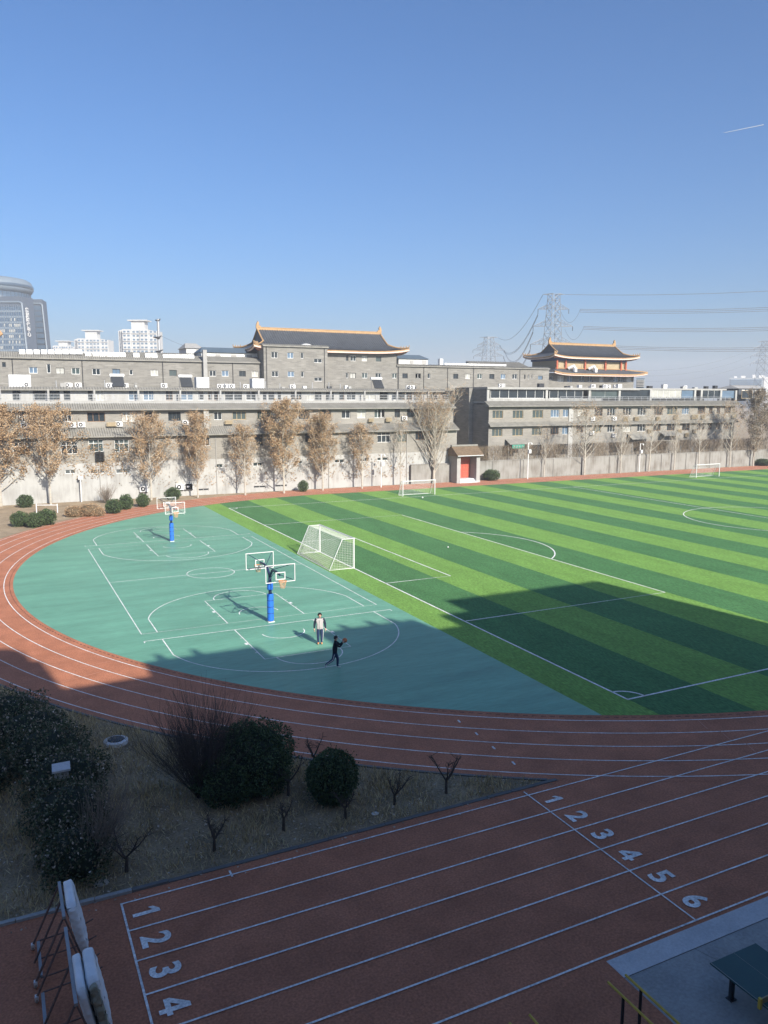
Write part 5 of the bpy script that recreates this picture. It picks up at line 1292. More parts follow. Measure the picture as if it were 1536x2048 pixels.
camera_pole(163, 1002, 957, 'thin pole with a pale lamp box beside the bare bush', False)
br_ = thing('low_rail', 'low white metal bar on two posts behind the dark round shrubs', 'rail', (4.8, 99.2, 0))
p0, p1 = (3.9, 99.6), (6.1, 98.7)
for p in (p0, p1):
    m = MB(); m.tube([(p[0], p[1], 0), (p[0], p[1], 1.05)], .06, 7); W(m, 'post', 'white_metal', br_)
m = MB(); m.tube([(p0[0], p0[1], .9), (p1[0], p1[1], .9)], .05, 7); W(m, 'bar', 'white_metal', br_)

# ================================================================== CRASH-MAT TROLLEYS
def soft_box(org, ax, ay, az, n=14, bulge=.03, wr=.012, seed=1, p=8):
    """padded block: org + a*ax + b*ay + c*az, rounded edges, wrinkled cover"""
    R = random.Random(seed); ph = [R.uniform(0, 6) for _ in range(8)]
    m = MB(); org, ax, ay, az = map(Vector, (org, ax, ay, az)); cen = org + (ax + ay + az) / 2
    for ua, va, wa, sgn in ((ax, ay, az, 0), (ax, ay, az, 1), (ay, az, ax, 0), (ay, az, ax, 1), (az, ax, ay, 0), (az, ax, ay, 1)):
        G = []
        for i in range(n + 1):
            for j in range(n + 1):
                a, b = 2 * i / n - 1, 2 * j / n - 1; c = 2 * sgn - 1
                l = (abs(a) ** p + abs(b) ** p + abs(c) ** p) ** (1 / p); a2, b2, c2 = a / l, b / l, c / l
                bl = 1 + bulge * (1 - a * a) * (1 - b * b) * 2
                q = cen + (ua * a2 + va * b2) / 2 + wa * c2 / 2 * bl
                d = wr * (math.sin(q.z * 21 + q.y * 9 + ph[0]) * math.sin(q.y * 13 + ph[1]) + .7 * math.sin(q.z * 37 + q.x * 20 + ph[2]))
                q = q + wa.normalized() * (c * d)
                G.append(q)
        for i in range(n):
            for j in range(n):
                f = [G[i * (n + 1) + j], G[(i + 1) * (n + 1) + j], G[(i + 1) * (n + 1) + j + 1], G[i * (n + 1) + j + 1]]
                m.face(f if sgn else f[::-1])
    return m
def trolley(v0, v1, label):
    r = thing('mat_trolley', label, 'trolley', (.7, (v0 + v1) / 2, 0), 'steel trolleys for crash mats')
    UB, UT, ZT, UF = .2, .76, 1.62, 1.12
    m = MB(); m.box(UB - .035, UB + .035, v0 + .1, v1 - .1, .20, .27); W(m, 'base_rail', 'grey_metal', r)
    m = MB(); m.box(UF - .03, UF + .03, v0, v1, .40, .46); W(m, 'front_rail', 'grey_metal', r)
    m = MB(); m.box(UT - .035, UT + .035, v0, v1, ZT - .035, ZT + .035); W(m, 'top_rail', 'grey_metal', r)
    for v in (v0 + .05, (v0 + v1) / 2, v1 - .05):
        m = MB(); m.tube([(UT, v, ZT), (UB - .12, v, .17)], .028, 6); W(m, 'rear_strut', 'rust_steel', r)
        m = MB(); m.tube([(UT, v, ZT), (UF, v, .43)], .022, 6); W(m, 'front_strut', 'rust_steel', r)
        m = MB(); m.tube([(UB, v, .235), (UF, v, .30), (UF + .38, v, .43)], .02, 6); W(m, 'prong', 'rust_steel', r)
    for v in (v0 + .05, v1 - .05):
        for u in (UB - .13, UF):
            m = MB(); m.box(u - .035, u + .035, v - .05, v + .05, .13, .2); m.box(u - .04, u - .025, v - .03, v + .05, .07, .15); m.box(u + .025, u + .04, v - .03, v + .05, .07, .15)
            if u > .5: m.box(u - .02, u + .02, v - .02, v + .02, .2, .42)
            cs = W(m, 'castor', 'white_metal', r)
            m = MB(); m.tube([(u - .022, v + .03, .085), (u + .022, v + .03, .085)], .08, 14); W(m, 'wheel', 'rubber', r, parent=cs)
    return r
trolley(18.35, 19.85, 'steel A-frame trolley carrying one wrinkled white crash mat')
trolley(15.4, 17.95, 'steel A-frame trolley carrying a split white crash mat with torn foam end')
lean = Vector((-.24, 0, 1.28))
def crash_mat(label, parts, group='white crash mats leaning on trolleys'):
    r = thing('crash_mat', label, 'mat', parts[0][1], group)
    for i, (nm, org, ax, ay, az, m_, sd, wr) in enumerate(parts):
        W(soft_box(org, ax, ay, az, seed=sd, wr=wr), nm, m_, r, smooth=True)
    return r
crash_mat('single white crash mat with creased end leaning on the steel trolley', [('mat_cover', (1.06, 18.5, .45), (.24, 0, .02), (0, 1.3, 0), lean, 'mat_cover', 1, .012)])
crash_mat('double white crash mat with a torn end showing dirty foam', [('mat_cover', (1.02, 15.6, .45), (.19, 0, .02), (0, 1.3, 0), lean * 1.0, 'mat_cover', 2, .008), ('second_cover', (1.23, 15.72, .45), (.26, 0, .02), (0, 1.22, 0), lean * 1.02, 'mat_cover', 3, .010), ('foam_end', (1.25, 15.56, .5), (.17, 0, .02), (0, .22, 0), lean * .93, 'mat_foam', 4, .02)])

# ================================================================== TABLE TENNIS TABLE, PARALLEL BARS
TT = thing('table_tennis_table', 'dark green outdoor table tennis table on the paved yard', 'table', (14.8, 10.1, 0))
m = MB(); m.box(14.03, 15.555, 8.73, 11.47, .72, .76); W(m, 'table_top', 'table_green', TT)
m = MB(); m.ribbon([(14.04, 8.74), (15.545, 8.74), (15.545, 11.46), (14.04, 11.46)], .02, .763, closed=True); m.ribbon([(14.79, 8.75), (14.79, 11.45)], .006, .763); W(m, 'edge_line', 'concrete', TT)
for u in (14.33, 15.25):
    for v in (9.1, 11.08):
        m = MB(); m.box(u - .05, u + .05, v - .04, v + .04, .012, .72); m.box(u - .09, u + .09, v - .08, v + .08, .01, .03); W(m, 'leg', 'dark_metal', TT)
m = MB(); m.box(13.93, 15.655, 10.06, 10.09, .78, .91); W(m, 'net', 'cage_tan', TT)
for u in (13.95, 15.63):
    m = MB(); m.box(u - .03, u + .03, 10.04, 10.11, .68, .93); W(m, 'net_clamp', 'bar_yellow', TT)
for uc, lab in ((11.55, 'yellow parallel bars on dark posts beside the pale concrete strip'), (8.95, 'yellow parallel bars on dark posts farther along the red surface')):
    r = thing('parallel_bars', lab, 'parallel bars', (uc, 10, 0), 'exercise parallel bars')
    for s in (-.25, .25):
        m = MB(); m.tube([(uc + s, 8.3, .98), (uc + s, 11.82, .98)], .028, 8); W(m, 'bar', 'bar_yellow', r)
        for v in (8.8, 11.35):
            m = MB(); m.tube([(uc + s, v, 0), (uc + s, v, .96)], .035, 8); m.lathe((uc + s, v, 0), [(.08, .008), (.08, .02)], 10); W(m, 'post', 'dark_metal', r)

# ================================================================== PEOPLE
def skin_mesh(J, E_, sub=2):
    me = bpy.data.meshes.new('body'); names = list(J)
    me.from_pydata([J[k][0] for k in names], [], []) if False else me.from_pydata([J[k][0] for k in names], [(names.index(a), names.index(b)) for a, b in E_], [])
    o = bpy.data.objects.new('tmp', me); COL.objects.link(o)
    md = o.modifiers.new('skin', 'SKIN'); md.use_smooth_shade = True
    sv = me.skin_vertices[0].data
    for i, k in enumerate(names):
        r = J[k][1]; sv[i].radius = r if isinstance(r, tuple) else (r, r); sv[i].use_root = (k == 'pelvis')
    ss = o.modifiers.new('sub', 'SUBSURF'); ss.levels = sub; ss.render_levels = sub
    bpy.context.view_layer.update()
    ev = o.evaluated_get(bpy.context.evaluated_depsgraph_get()); em = bpy.data.meshes.new_from_object(ev)
    V = [tuple(v.co) for v in em.vertices]; Fc = [list(p.vertices) for p in em.polygons]
    bpy.data.objects.remove(o)
    return V, Fc
def person(label, u, v, phi, J, rules, mats, hands, hair_c, arms, face_dir=Vector((0, -1, 0)), sc=1.0):
    E_ = [('pelvis', 'spine'), ('spine', 'chest'), ('chest', 'neckb'), ('neckb', 'neck'), ('neck', 'head'), ('head', 'crown'),
          ('chest', 'shR'), ('shR', 'elR'), ('elR', 'wrR'), ('chest', 'shL'), ('shL', 'elL'), ('elL', 'wrL'),
          ('pelvis', 'hipR'), ('hipR', 'knR'), ('knR', 'anR'), ('anR', 'toR'), ('pelvis', 'hipL'), ('hipL', 'knL'), ('knL', 'anL'), ('anL', 'toL')]
    V, Fc = skin_mesh(J, E_)
    MI = []
    for f in Fc:
        c = Vector((0, 0, 0))
        for i in f: c += Vector(V[i])
        MI.append(rules(c / len(f)))
    mb = MB(); mb.v = list(V); mb.f = [list(f) for f in Fc]; mb.m = MI
    sk = mats.index('skin')
    for wr, d, up_ in hands:          # palm and five fingers, d = pointing direction, up_ = back of the hand
        wr, d, up_ = Vector(wr), Vector(d).normalized(), Vector(up_).normalized(); side = d.cross(up_).normalized()
        mb.tube([wr - d * .02, wr + d * .035, wr + d * .085], [.027, .037, .034], 8, sk)
        for k, (off, ln) in enumerate(((-.029, .062), (-.010, .075), (.010, .071), (.028, .055))):
            b0 = wr + d * .08 + side * off
            mb.tube([b0 - d * .015, b0 + d * ln * .45 - up_ * .006, b0 + d * ln * .8 - up_ * .022, b0 + d * ln - up_ * .042], [.010, .0095, .009, .007], 6, sk)
        t0 = wr + d * .02 - side * .03
        mb.tube([t0, t0 + d * .03 - side * .02 - up_ * .008, t0 + d * .06 - side * .022 - up_ * .022], [.012, .011, .008], 6, sk)
    hc = Vector(J['head'][0]); fd = face_dir.normalized(); rt = fd.cross(Vector((0, 0, 1))).normalized()
    mb.tube([hc + fd * .085 + Vector((0, 0, .0)), hc + fd * .112 - Vector((0, 0, .028)), hc + fd * .088 - Vector((0, 0, .035))], [.008, .014, .010], 6, sk)
    hr = mats.index('hair')
    for s in (-1, 1):
        e = hc + fd * .088 + rt * .034 * s + Vector((0, 0, .012)); mb.tube([e - rt * .011, e + rt * .011], [.007, .007], 6, hr)
        ear = hc + rt * .093 * s; mb.tube([ear - Vector((0, 0, .03)), ear + rt * .01 * s, ear + Vector((0, 0, .03))], [.010, .016, .011], 6, sk)
    mth = hc + fd * .086 - Vector((0, 0, .062)); mb.tube([mth - rt * .02, mth + rt * .02], [.005, .005], 5, mats.index('eave_red'))
    r = mb.build('person', mats, None, True); r.location = (u, v, .018); r.rotation_euler = (0, 0, phi); r.scale = (sc, sc, sc)
    tag(r, label, 'person')
    h = MB(); c = hc - fd * .014 + Vector((0, 0, .028)); n = 14
    prof = [(max(.003, .112 * math.sin(math.pi * i / 10)), -.112 * math.cos(math.pi * i / 10)) for i in range(3, 11)]
    h.lathe(c, prof, n)
    R = random.Random(5)
    nv = []
    for q in h.v:
        q = Vector(q); w = (q - c); front = w.dot(fd)
        if front > .03 and w.z < .03: q = q - fd * (front - .03) * .8 + Vector((0, 0, .015))
        nv.append(tuple(q + w * R.uniform(-.05, .08)))
    h.v = nv
    ho = h.build('hair', 'hair', r, True)
    for bits in arms: bits(r)
    return r
def base_pose():
    return {'pelvis': ((0, 0, .93), (.172, .13)), 'spine': ((0, .0, 1.10), (.178, .135)), 'chest': ((0, 0, 1.29), (.185, .138)), 'neckb': ((0, .005, 1.43), (.085, .07)), 'neck': ((0, -.005, 1.49), (.052, .052)), 'head': ((0, -.02, 1.585), (.082, .095)), 'crown': ((0, -.012, 1.655), (.07, .08)),
            'shR': ((-.2, 0, 1.375), .085), 'elR': ((-.275, .02, 1.12), .07), 'wrR': ((-.29, -.05, .88), .048), 'shL': ((.2, 0, 1.375), .085), 'elL': ((.275, .02, 1.12), .07), 'wrL': ((.30, -.05, .88), .048),
            'hipR': ((-.09, 0, .86), .105), 'knR': ((-.095, -.01, .48), .078), 'anR': ((-.085, .03, .10), .058), 'toR': ((-.10, -.13, .05), (.045, .038)), 'hipL': ((.09, 0, .86), .105), 'knL': ((.095, -.01, .48), .078), 'anL': ((.085, .03, .10), .058), 'toL': ((.10, -.13, .05), (.045, .038))}
pm = ['skin', 'jacket_pale', 'jacket_navy', 'trousers_navy', 'shoe_orange', 'hair', 'eave_red', 'white_paint']
def rules1(c):
    if c.z > 1.475: return 0
    if c.z < .115: return 4
    if c.z < .865 and abs(c.x) < .215:
        return 7 if abs(abs(c.x) - .17) < .012 and abs(c.y) < .03 else 3
    if abs(c.x) > .178 or c.z > 1.43: return 2
    return 1
u, v = on_z(640, 1289)
def zipper(r):
    m = MB(); m.box(-.008, .008, -.152, -.128, .9, 1.36); m.build('zip', 'white_paint', r, origin=(0, 0, 0))
    for s in (-1, 1):
        m = MB(); m.tube([(s * .192, 0, .8), (s * .172, -.01, .5), (s * .142, .02, .15)], .012, 4); m.build('trouser_stripe', 'white_paint', r, origin=(0, 0, 0))
person('person in pale jacket with navy sleeves, navy trousers and orange shoes, standing facing the building', u, v, -.37, base_pose(), rules1, pm, [((-.292, -.055, .865), (-.05, -.15, -1), (-1, 0, 0)), ((.302, -.055, .865), (.05, -.15, -1), (1, 0, 0))], None, [zipper], sc=1.04)
J = base_pose()
J.update({'spine': ((0, -.01, 1.10), (.17, .14)), 'chest': ((0, -.03, 1.29), (.18, .145)), 'neckb': ((0, -.03, 1.43), (.08, .07)), 'neck': ((0, -.045, 1.49), (.052, .052)), 'head': ((0, -.065, 1.585), (.082, .095)), 'crown': ((0, -.055, 1.655), (.07, .08)),
          'shR': ((-.18, -.03, 1.38), .075), 'elR': ((-.24, -.24, 1.20), .056), 'wrR': ((-.13, -.40, 1.38), .04), 'shL': ((.18, -.03, 1.38), .075), 'elL': ((.25, -.24, 1.18), .056), 'wrL': ((.13, -.42, 1.36), .04),
          'hipL': ((.09, 0, .86), .105), 'knL': ((.10, -.14, .49), .078), 'anL': ((.09, -.12, .10), .056), 'toL': ((.10, -.28, .05), (.045, .038)), 'hipR': ((-.09, .01, .86), .105), 'knR': ((-.10, .10, .50), .078), 'anR': ((-.10, .46, .24), .056), 'toR': ((-.10, .47, .075), (.045, .038))})
pm2 = ['skin', 'jacket_dark', 'trousers_navy', 'shoe_pale', 'hair', 'eave_red']
def rules2(c):
    if c.z > 1.475 and c.y > -.2: return 0
    if c.z < .11 or (c.y > .36 and c.z < .24): return 3
    if c.z < .84: return 2
    return 1
u, v = on_z(670, 1338)
def stripe2(r):
    for pts in ([(.192, 0, .8), (.178, -.14, .49), (.148, -.12, .15)], [(-.192, .01, .8), (-.178, .10, .5), (-.158, .44, .26)]):
        m = MB(); m.tube(pts, .013, 4); m.build('trouser_stripe', 'white_paint', r, origin=(0, 0, 0))
phi2 = 1.15
person('person in dark tracksuit and pale shoes striding with a basketball raised in both hands', u, v, phi2, J, rules2, pm2, [((-.128, -.41, 1.395), (.15, -.35, .8), (-.8, .5, .1)), ((.128, -.43, 1.375), (-.15, -.35, .8), (.8, .5, .1))], None, [stripe2])
off = Matrix.Rotation(phi2, 3, 'Z') @ Vector((0, -.50, 1.475))
ball('basketball', 'brown basketball held up by the person in the dark tracksuit', u + off.x, v + off.y, .122, off.z + .018, 'ball_orange')

# ================================================================== FAR BUILDINGS
def P3(x, y, D): return at_depth(x, y, D)
def hexpx(m, base4, top4, mi=0, z0=0.0):
    b = [P3(*p) for p in base4]; b = [(q.x, q.y, z0) for q in b]
    t_ = [P3(*p) for p in top4]; z = max(q.z for q in t_); t_ = [(q.x, q.y, z) for q in t_]
    m.hexa(b + t_, mi)
tw = thing('office_tower', 'glass office tower with a round overhanging crown and vertical white lettering', 'tower', tuple(P3(10, 780, 460)[:2]) + (0,))
XS = lambda top, y: top + (y - 603) * 10 / 97    # the sides flare towards the ground
m = MB(); hexpx(m, [(-90, 780, 450), (XS(43, 780), 780, 450), (XS(66, 780), 780, 459), (-70, 780, 475)], [(-90, 603, 450), (43, 603, 450), (66, 606, 459), (-70, 603, 475)]); W(m, 'tower_body', 'tower_dark', tw)
for k in range(13):
    y0 = 613 + k * 11.2
    for part, ya, yb, mm, dd in (('glazing_band', y0, y0 + 7.6, 'tower_glass', .25), ('spandrel_band', y0 + 7.6, y0 + 11.2, 'tower_frame', .35)):
        m = MB(); a, b_, c_, d_ = P3(-88, yb, 450 - dd), P3(XS(41, yb), yb, 450 - dd), P3(XS(41, ya), ya, 450 - dd), P3(-88, ya, 450 - dd)
        bk = (lookv * .6)
        m.hexa([a, b_, b_ + Vector((bk.x, bk.y, 0)), a + Vector((bk.x, bk.y, 0)), d_, c_, c_ + Vector((bk.x, bk.y, 0)), d_ + Vector((bk.x, bk.y, 0))]); W(m, part, mm, tw)
    if 2 <= k <= 7:
        for j in range(13):
            x = 1 + j * 3.4
            if x > 40 or CL.random() < .35 or 11 < x < 15: continue
            m = MB(); a, b_ = P3(x, y0 + 6.8, 449.6), P3(x + 2.2, y0 + 1.2, 449.6)
            ex = rightv * ((b_ - a).dot(rightv)); m.hexa([a, a + ex, a + ex + Vector((.2, .4, 0)), a + Vector((.2, .4, 0)), a + Vector((0, 0, b_.z - a.z)), a + ex + Vector((0, 0, b_.z - a.z)), a + ex + Vector((.2, .4, b_.z - a.z)), a + Vector((.2, .4, b_.z - a.z))]); W(m, 'reflection_pane', 'glass_curtain_reflection', tw)  # reflections in the tower windows, painted as paler panes
for j in range(14):
    x = -20 + j * 4.6; m = MB(); m.tube([P3(x, 610, 449.5), P3(x + (770 - 610) * .1 * (x + 20) / 63, 770, 449.5)], .12, 4); W(m, 'mullion', 'tower_frame', tw)
m = MB(); m.tube([P3(43.5, 606, 449.5), P3(XS(43.5, 770), 770, 449.5)], .6, 6); m.tube([P3(-60, 604, 449.5), P3(38, 604, 449.5), P3(43.5, 607, 449.5)], .6, 6); W(m, 'edge_trim', 'tower_frame', tw)
c0 = P3(-15, 590, 470)
pf = [(20.8, P3(0, 607, 470).z - 3), (20.8, P3(0, 588, 470).z), (21.2, P3(0, 587, 470).z), (22.6, P3(0, 580, 470).z), (22.6, P3(0, 572, 470).z), (21.4, P3(0, 564, 470).z), (19.5, P3(0, 560, 470).z), (16, P3(0, 558, 470).z)]
m = MB(); m.lathe((c0.x, c0.y, 0), pf[:2], 56); W(m, 'drum', 'tower_glass', tw, smooth=True)
m = MB(); m.lathe((c0.x, c0.y, 0), pf[2:], 56); W(m, 'crown_ring', 'tower_frame', tw, smooth=True)
m = MB(); m.lathe((c0.x, c0.y, 0), [(22.7, pf[3][1] + .4), (22.75, pf[4][1] - .3), (22.7, pf[4][1])], 56); W(m, 'crown_glazing', 'tower_glass', tw, smooth=True)
for k in range(28):
    a = math.radians(180 + k * 6.5); m = MB(); x, y = c0.x + 20.9 * math.cos(a), c0.y + 20.9 * math.sin(a); m.tube([(x, y, pf[0][1]), (x, y, pf[1][1])], .15, 4); W(m, 'drum_mullion', 'tower_dark', tw)
m = MB(); hexpx(m, [(XS(60, 780), 780, 478), (XS(84, 780), 780, 478), (XS(94, 780), 780, 492), (XS(70, 780), 780, 500)], [(60, 607, 478), (84, 607, 478), (93, 611, 492), (70, 607, 500)]); W(m, 'rear_block', 'tower_dark', tw)
for k in range(13):
    y0 = 612 + k * 11.2; m = MB(); a, b_, c_, d_ = P3(XS(66, y0 + 8), y0 + 8, 477.7), P3(XS(81, y0 + 8), y0 + 8, 477.7), P3(XS(81, y0), y0, 477.7), P3(XS(66, y0), y0, 477.7); bk = Vector((.2, .5, 0))
    m.hexa([a, b_, b_ + bk, a + bk, d_, c_, c_ + bk, d_ + bk]); W(m, 'glazing_band', 'tower_glass', tw)
m = MB(); m.tube([P3(84, 609, 477.5), P3(XS(84, 770), 770, 477.5)], .5, 6); m.tube([P3(66, 607, 477.5), P3(80, 607, 477.5), P3(84, 610, 477.5)], .5, 6); W(m, 'edge_trim', 'tower_frame', tw)
sx = (P3(66, 640, 459) - P3(43, 640, 450)); sx.z = 0; sx.normalize()
for i, ch in enumerate('华润时代中心'):
    y = 621.5 + i * 9.6; f = .40 + .0 * i
    c = P3(43, y, 450).lerp(P3(66, y, 459), f + .01) + (P3(XS(0, y), y, 450) - P3(0, y, 450)) - lookv * .5
    me = text_mesh(ch, 3.0, .09)
    me.materials.clear(); me.materials.append(MATS['white_paint'])
    o = mesh_obj('sign_character', me, tw)
    o.matrix_local = Matrix.Translation(c - Vector(ORIG[tw.name])) @ Matrix((sx, Vector((0, 0, 1)), sx.cross(Vector((0, 0, 1))))).transposed().to_4x4()

def apartment(x0, x1, ytop, D, cx0, cx1, cytop, lab, side=12):
    r = thing('apartment_block', lab, 'building', tuple(P3((x0 + x1) / 2, 780, D)[:2]) + (0,))
    px = D / F_PX; n = 4; zt = P3(x0, ytop, D).z
    A = P3(x0 + side, 790, D); ex = rightv; ey = Vector((lookv.x, lookv.y, 0)).normalized(); w = (x1 - x0 - side) * px
    def bx_(m, a, b, d0, d1, z0, z1, mi=0):
        P_ = [A + ex * a + ey * d0, A + ex * b + ey * d0, A + ex * b + ey * d1, A + ex * a + ey * d1]
        m.hexa([(p.x, p.y, z0) for p in P_] + [(p.x, p.y, z1) for p in P_], mi)
    for i in range(n):
        m = MB(); bx_(m, w * i / n, w * (i + 1) / n - .02, (0, 1.6, .6, 2.0)[i], 16, 0, zt - (0, .0, 0, 1.0)[i]); W(m, 'wing_wall', 'apartment_white', r)
        wd = MB(); k = 0
        while zt - 2.9 * k - 3 > 10:
            z = zt - 2.9 * k - 2.4
            for f0, f1 in ((.12, .40), (.58, .86)):
                bx_(wd, w * (i + f0) / n, w * (i + f1) / n, (0, 1.6, .6, 2.0)[i] - .08, (0, 1.6, .6, 2.0)[i] + .1, z, z + 1.35)
            k += 1
        tag(W(wd, 'windows', 'glass_blue', r), kind='stuff')
        bl = MB(); k = 0
        while zt - 2.9 * k - 3 > 10:
            z = zt - 2.9 * k - 3; bx_(bl, w * (i + .08) / n, w * (i + .92) / n, (0, 1.6, .6, 2.0)[i] - .7, (0, 1.6, .6, 2.0)[i] - .02, z - .1, z + .5); k += 2
        tag(W(bl, 'balconies', 'apartment_white', r), kind='stuff')
    m = MB(); b_ = -side * px; bx_(m, b_, -.02, 5, 17, 0, zt - .6); bx_(m, b_ * .55, -.02, 3, 5, 0, zt - .3); W(m, 'side_wing', 'apartment_white', r)
    wd = MB(); k = 0
    while zt - 2.9 * k - 3 > 10:
        z = zt - 2.9 * k - 2.4; bx_(wd, b_ + .8, b_ * .62, 4.9, 5.1, z, z + 1.3); k += 1
    tag(W(wd, 'windows', 'glass_blue', r), kind='stuff')
    ca, cb = (cx0 - x0 - side) * px, (cx1 - x0 - side) * px; zc = P3(cx0, cytop, D).z
    m = MB(); bx_(m, ca, cb, 3, 12, zt, zc - .8); W(m, 'roof_core', 'apartment_white', r)
    m = MB(); bx_(m, ca - 2.5, cb + 2.5, 1.5, 13.5, zc - .8, zc); W(m, 'roof_slab', 'apartment_white', r)
apartment(238, 318, 660, 600, 266, 292, 641, 'tallest white apartment block with a flat-capped roof core beside the utility pole')
apartment(150, 220, 678, 700, 174, 197, 661, 'white apartment block with roof core between the office tower and a taller white block', 10)
apartment(106, 150, 692, 760, 120, 138, 682, 'low white stepped apartment block next to the office tower', 6)
shed(370, 408, 696, 687, 180, 8, 10, 'apartment_white', 'trim_grey', 'small white house with grey hipped roof behind the brick building', 'small_house')
# hazy blocks at the right
fb = thing('distant_block', 'wide pale building far off above the low dark terrace shed', 'building', tuple(P3(1500, 780, 900)[:2]) + (0,))
m = MB(); hexpx(m, [(1459, 790, 900), (1526, 790, 900), (1526, 790, 930), (1459, 790, 930)], [(1459, 757, 900), (1526, 757, 900), (1526, 757, 930), (1459, 757, 930)]); W(m, 'main_wall', 'far_grey', fb)
for y in (759, 763, 767):
    m = MB(); a, b_ = P3(1461, y + 2.2, 899), P3(1524, y, 899); ex = rightv * ((b_ - a).dot(rightv)); dz = Vector((0, 0, b_.z - a.z)); bk = Vector((.5, 1, 0))
    m.hexa([a, a + ex, a + ex + bk, a + bk, a + dz, a + ex + dz, a + ex + bk + dz, a + bk + dz]); W(m, 'window_band', 'glass_blue', fb)
for x0, x1, y in ((1468, 1474, 753), (1482, 1491, 752), (1505, 1512, 750), (1518, 1530, 751)):
    m = MB(); hexpx(m, [(x0, 757, 905), (x1, 757, 905), (x1, 757, 915), (x0, 757, 915)], [(x0, y, 905), (x1, y, 905), (x1, y, 915), (x0, y, 915)], z0=P3(x0, 757, 905).z); W(m, 'roof_plant', 'apartment_white', fb)
fb2 = thing('distant_block', 'pale apartment building far off, beside the wide distant block', 'building', tuple(P3(1535, 780, 860)[:2]) + (0,))
m = MB(); hexpx(m, [(1527, 790, 860), (1560, 790, 860), (1560, 790, 880), (1527, 790, 880)], [(1527, 755, 860), (1560, 755, 860), (1560, 755, 880), (1527, 755, 880)]); W(m, 'main_wall', 'apartment_white', fb2)
fb3 = thing('slatted_block', 'small grey slatted rooftop block beside the pavilion', 'building', tuple(P3(1281, 780, 230)[:2]) + (0,))
m = MB(); hexpx(m, [(1273, 790, 230), (1289, 790, 230), (1289, 790, 236), (1273, 790, 236)], [(1273, 757, 230), (1289, 757, 230), (1289, 757, 236), (1273, 757, 236)]); W(m, 'wall', 'roof_blue', fb3)
for k in range(5):
    a, b_ = P3(1273, 761 + k * 3, 229.7), P3(1289, 760 + k * 3, 229.7); m = MB(); ex = rightv * ((b_ - a).dot(rightv)); m.box(0, 0, 0, 0, 0, 0); m = MB()
    m.hexa([a, a + ex, a + ex + Vector((.1, .2, 0)), a + Vector((.1, .2, 0)), a + Vector((0, 0, .2)), a + ex + Vector((0, 0, .2)), a + ex + Vector((.1, .2, .2)), a + Vector((.1, .2, .2))]); W(m, 'slat', 'trim_grey', fb3)

# ================================================================== PYLONS AND WIRES
def pylon(x, D, ytop, arms, w_top, w_bot, lab):
    c = P3(x, ytop, D); Hh = c.z
    r = thing('pylon', lab, 'pylon', (c.x, c.y, 0), 'lattice electricity pylons')
    ex = rightv; ey = Vector((lookv.x, lookv.y, 0)).normalized(); a45 = .35
    dx = (ex * math.cos(a45) + ey * math.sin(a45)); dy = (ey * math.cos(a45) - ex * math.sin(a45))
    hw = lambda z: w_top + (w_bot - w_top) * (1 - z / Hh) ** 1.15
    C = lambda sx_, sy_, z: Vector((c.x, c.y, z)) + dx * sx_ * hw(z) + dy * sy_ * hw(z)
    m = MB(); lv = [0]
    while lv[-1] < Hh - .8: lv.append(min(Hh, lv[-1] + max(2.2, hw(lv[-1]) * 1.5)))
    lr_ = .10 + D * .00012
    for sx_, sy_ in ((-1, -1), (1, -1), (1, 1), (-1, 1)): m.tube([C(sx_, sy_, z) for z in lv], lr_, 4, caps=False)
    for z0, z1 in zip(lv[:-1], lv[1:]):
        for (p, q) in (((-1, -1), (1, -1)), ((1, -1), (1, 1)), ((1, 1), (-1, 1)), ((-1, 1), (-1, -1))):
            m.tube([C(*p, z0), C(*q, z1)], lr_ * .55, 3, caps=False); m.tube([C(*q, z0), C(*p, z1)], lr_ * .55, 3, caps=False); m.tube([C(*p, z1), C(*q, z1)], lr_ * .5, 3, caps=False)
    W(m, 'lattice_body', 'pylon_steel', r)
    ends = []
    for ya, hl, in arms:
        z = P3(x, ya, D).z; row = []
        for s in (-1, 1):
            m = MB(); tip = Vector((c.x, c.y, z)) + ex * s * hl
            for sy_ in (-1, 1):
                b0 = C(s, sy_, z); b1 = C(s, sy_, min(Hh, z + hl * .32)); m.tube([b0, tip], lr_ * .7, 3, caps=False); m.tube([b1, tip], lr_ * .7, 3, caps=False)
                for f in (.3, .6): m.tube([b0.lerp(tip, f), b1.lerp(tip, f)], lr_ * .45, 3, caps=False); m.tube([b0.lerp(tip, f), b1.lerp(tip, max(0, f - .3))], lr_ * .4, 3, caps=False)
            W(m, 'cross_arm', 'pylon_steel', r)
            if ya != arms[0][0]:
                k = MB(); k.tube([tip, tip - Vector((0, 0, 1.6))], .12, 5); W(k, 'insulator', 'dark_metal', r)
            row.append(tip)
        ends.append(row)
    return ends
e1 = pylon(1108, 287, 588, [(589, 4.0), (618, 5.6), (652, 7.2), (688, 8.0)], 1.55, 4.6, 'nearest steel lattice pylon rising behind the pavilion roof')
e2 = pylon(978, 500, 674, [(675, 6), (690, 7), (700, 10), (712, 9.5)], 2.2, 6.5, 'smaller distant pylon above the brick wing left of the pavilion')
e3 = pylon(1533, 540, 682, [(684, 6), (697, 8), (712, 10), (727, 10)], 2.0, 6.5, 'distant pylon rising beyond the dense twiggy trees')
WIRES = []
def wire(a, b, sag, lab, rad=.1):
    a, b = Vector(a), Vector(b); m = MB()
    m.tube([a.lerp(b, i / 24) - Vector((0, 0, sag * 4 * (i / 24) * (1 - i / 24))) for i in range(25)], rad, 3, caps=False)
    WIRES.append(tag(m.build('power_line', 'wire'), lab, 'power line', 'power lines strung from the pylons'))
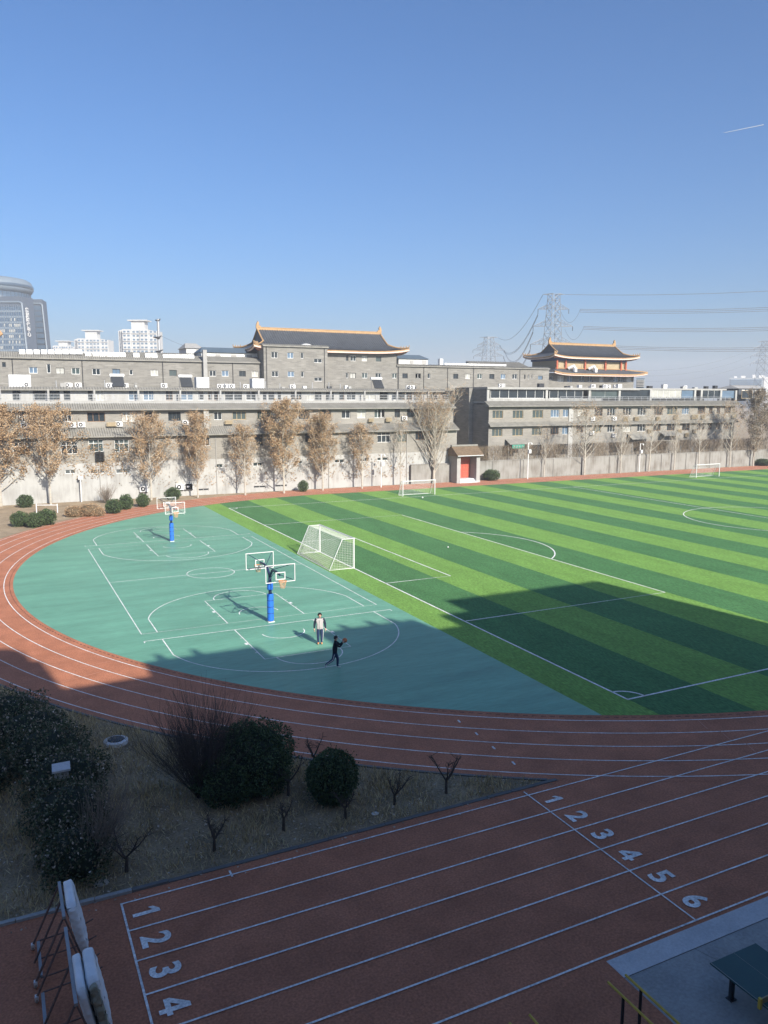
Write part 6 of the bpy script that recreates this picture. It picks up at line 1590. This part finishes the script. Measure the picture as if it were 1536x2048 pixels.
for lvl, (ye, nm) in enumerate([(563, 'top'), (597, 'upper'), (640, 'middle'), (684, 'lower')]):
    for k in range(1 if lvl == 0 else 3):
        s = e1[lvl][1] + rightv * (0 if lvl == 0 else 4) - Vector((0, 0, .5 * k)); t_ = P3(1800, ye + k * 4, 262)
        wire(s, t_, 1.6, f'{["highest", "middle", "lowest"][k]} of the dark power lines running right from the {nm} arm of the nearest pylon')
    for k in range(1 if lvl == 0 else 2):
        wire(e1[lvl][0] - Vector((0, 0, (1.6 if lvl else 0) + .6 * k)), e2[min(lvl, 3)][1] - Vector((0, 0, .6 * k)), 9 if lvl else 7, f'{["higher", "lower"][k]} sagging power line from the {nm} arm of the nearest pylon to the smaller pylon')
for lvl, ye in ((1, 748), (2, 756), (3, 764)):
    wire(e3[lvl][0], P3(1180, ye - 14, 420), 7, f'faint power line running left from the {["upper", "middle", "lowest"][lvl - 1]} arm of the pylon beyond the dense trees', .06)
# hanging jumper loops on the nearest pylon
for lvl in (1, 2):
    a = e1[lvl][1] + rightv * 4.2; b = e1[lvl][1] - rightv * 2.8 - Vector((0, 0, 1.0))
    wire(a, b, 4.2, 'drooping loop of cable under the %s right arm of the nearest pylon' % ('upper' if lvl == 1 else 'middle'), .06)
up = thing('utility_pole', 'tall steel utility pole with three short cross heads beside the tallest white block', 'pole', tuple(P3(317, 705, 180)[:2]) + (0,))
b0, t0 = P3(318, 705, 180), P3(316, 638, 180)
m = MB(); m.tube([(b0.x, b0.y, 0), (t0.x, t0.y, t0.z)], [.42, .3], 10); W(m, 'post', 'grey_metal', up)
for y, xl, xr in ((639, 310, 321), (673, 306, 323), (701, 311, 326)):
    m = MB(); a, b_ = P3(xl, y + 1, 180), P3(xr, y - 1.5, 180); md = P3(316.5, y + 3, 180); m.tube([a, md, b_], [.08, .3, .08], 6); W(m, 'cross_head', 'dark_metal', up)
wire(P3(323, 672, 180), P3(470, 705, 230), 1.5, 'thin cable running right from the utility pole', .03)
# aircraft trail high in the sky
m = MB(); a, b_ = P3(1446, 266, 6000), P3(1527, 249.5, 6300)
m.tube([a.lerp(b_, i / 12) for i in range(13)], [.5] + [1.7 + .1 * i for i in range(12)], 6)
tag(m.build('contrail', 'contrail', None, True), 'thin white aircraft trail high in the blue sky', 'contrail')

# ================================================================== HAZE
hm = bpy.data.materials.new('haze'); hm.use_nodes = True
hn = hm.node_tree; hn.nodes.clear()
ho = hn.nodes.new('ShaderNodeOutputMaterial'); hv = hn.nodes.new('ShaderNodeVolumePrincipled')
hv.inputs['Color'].default_value = (0.90, 0.94, 1.0, 1); hv.inputs['Density'].default_value = 0.00055; hv.inputs['Anisotropy'].default_value = 0.0
hn.links.new(hv.outputs[0], ho.inputs['Volume'])
MATS['haze'] = hm
m = MB(); m.box(-1500, 1500, -1500, 1500, -1.0, 92.0)
tag(m.build('haze', 'haze'), 'thin pale haze over the whole town', 'haze', kind='stuff')
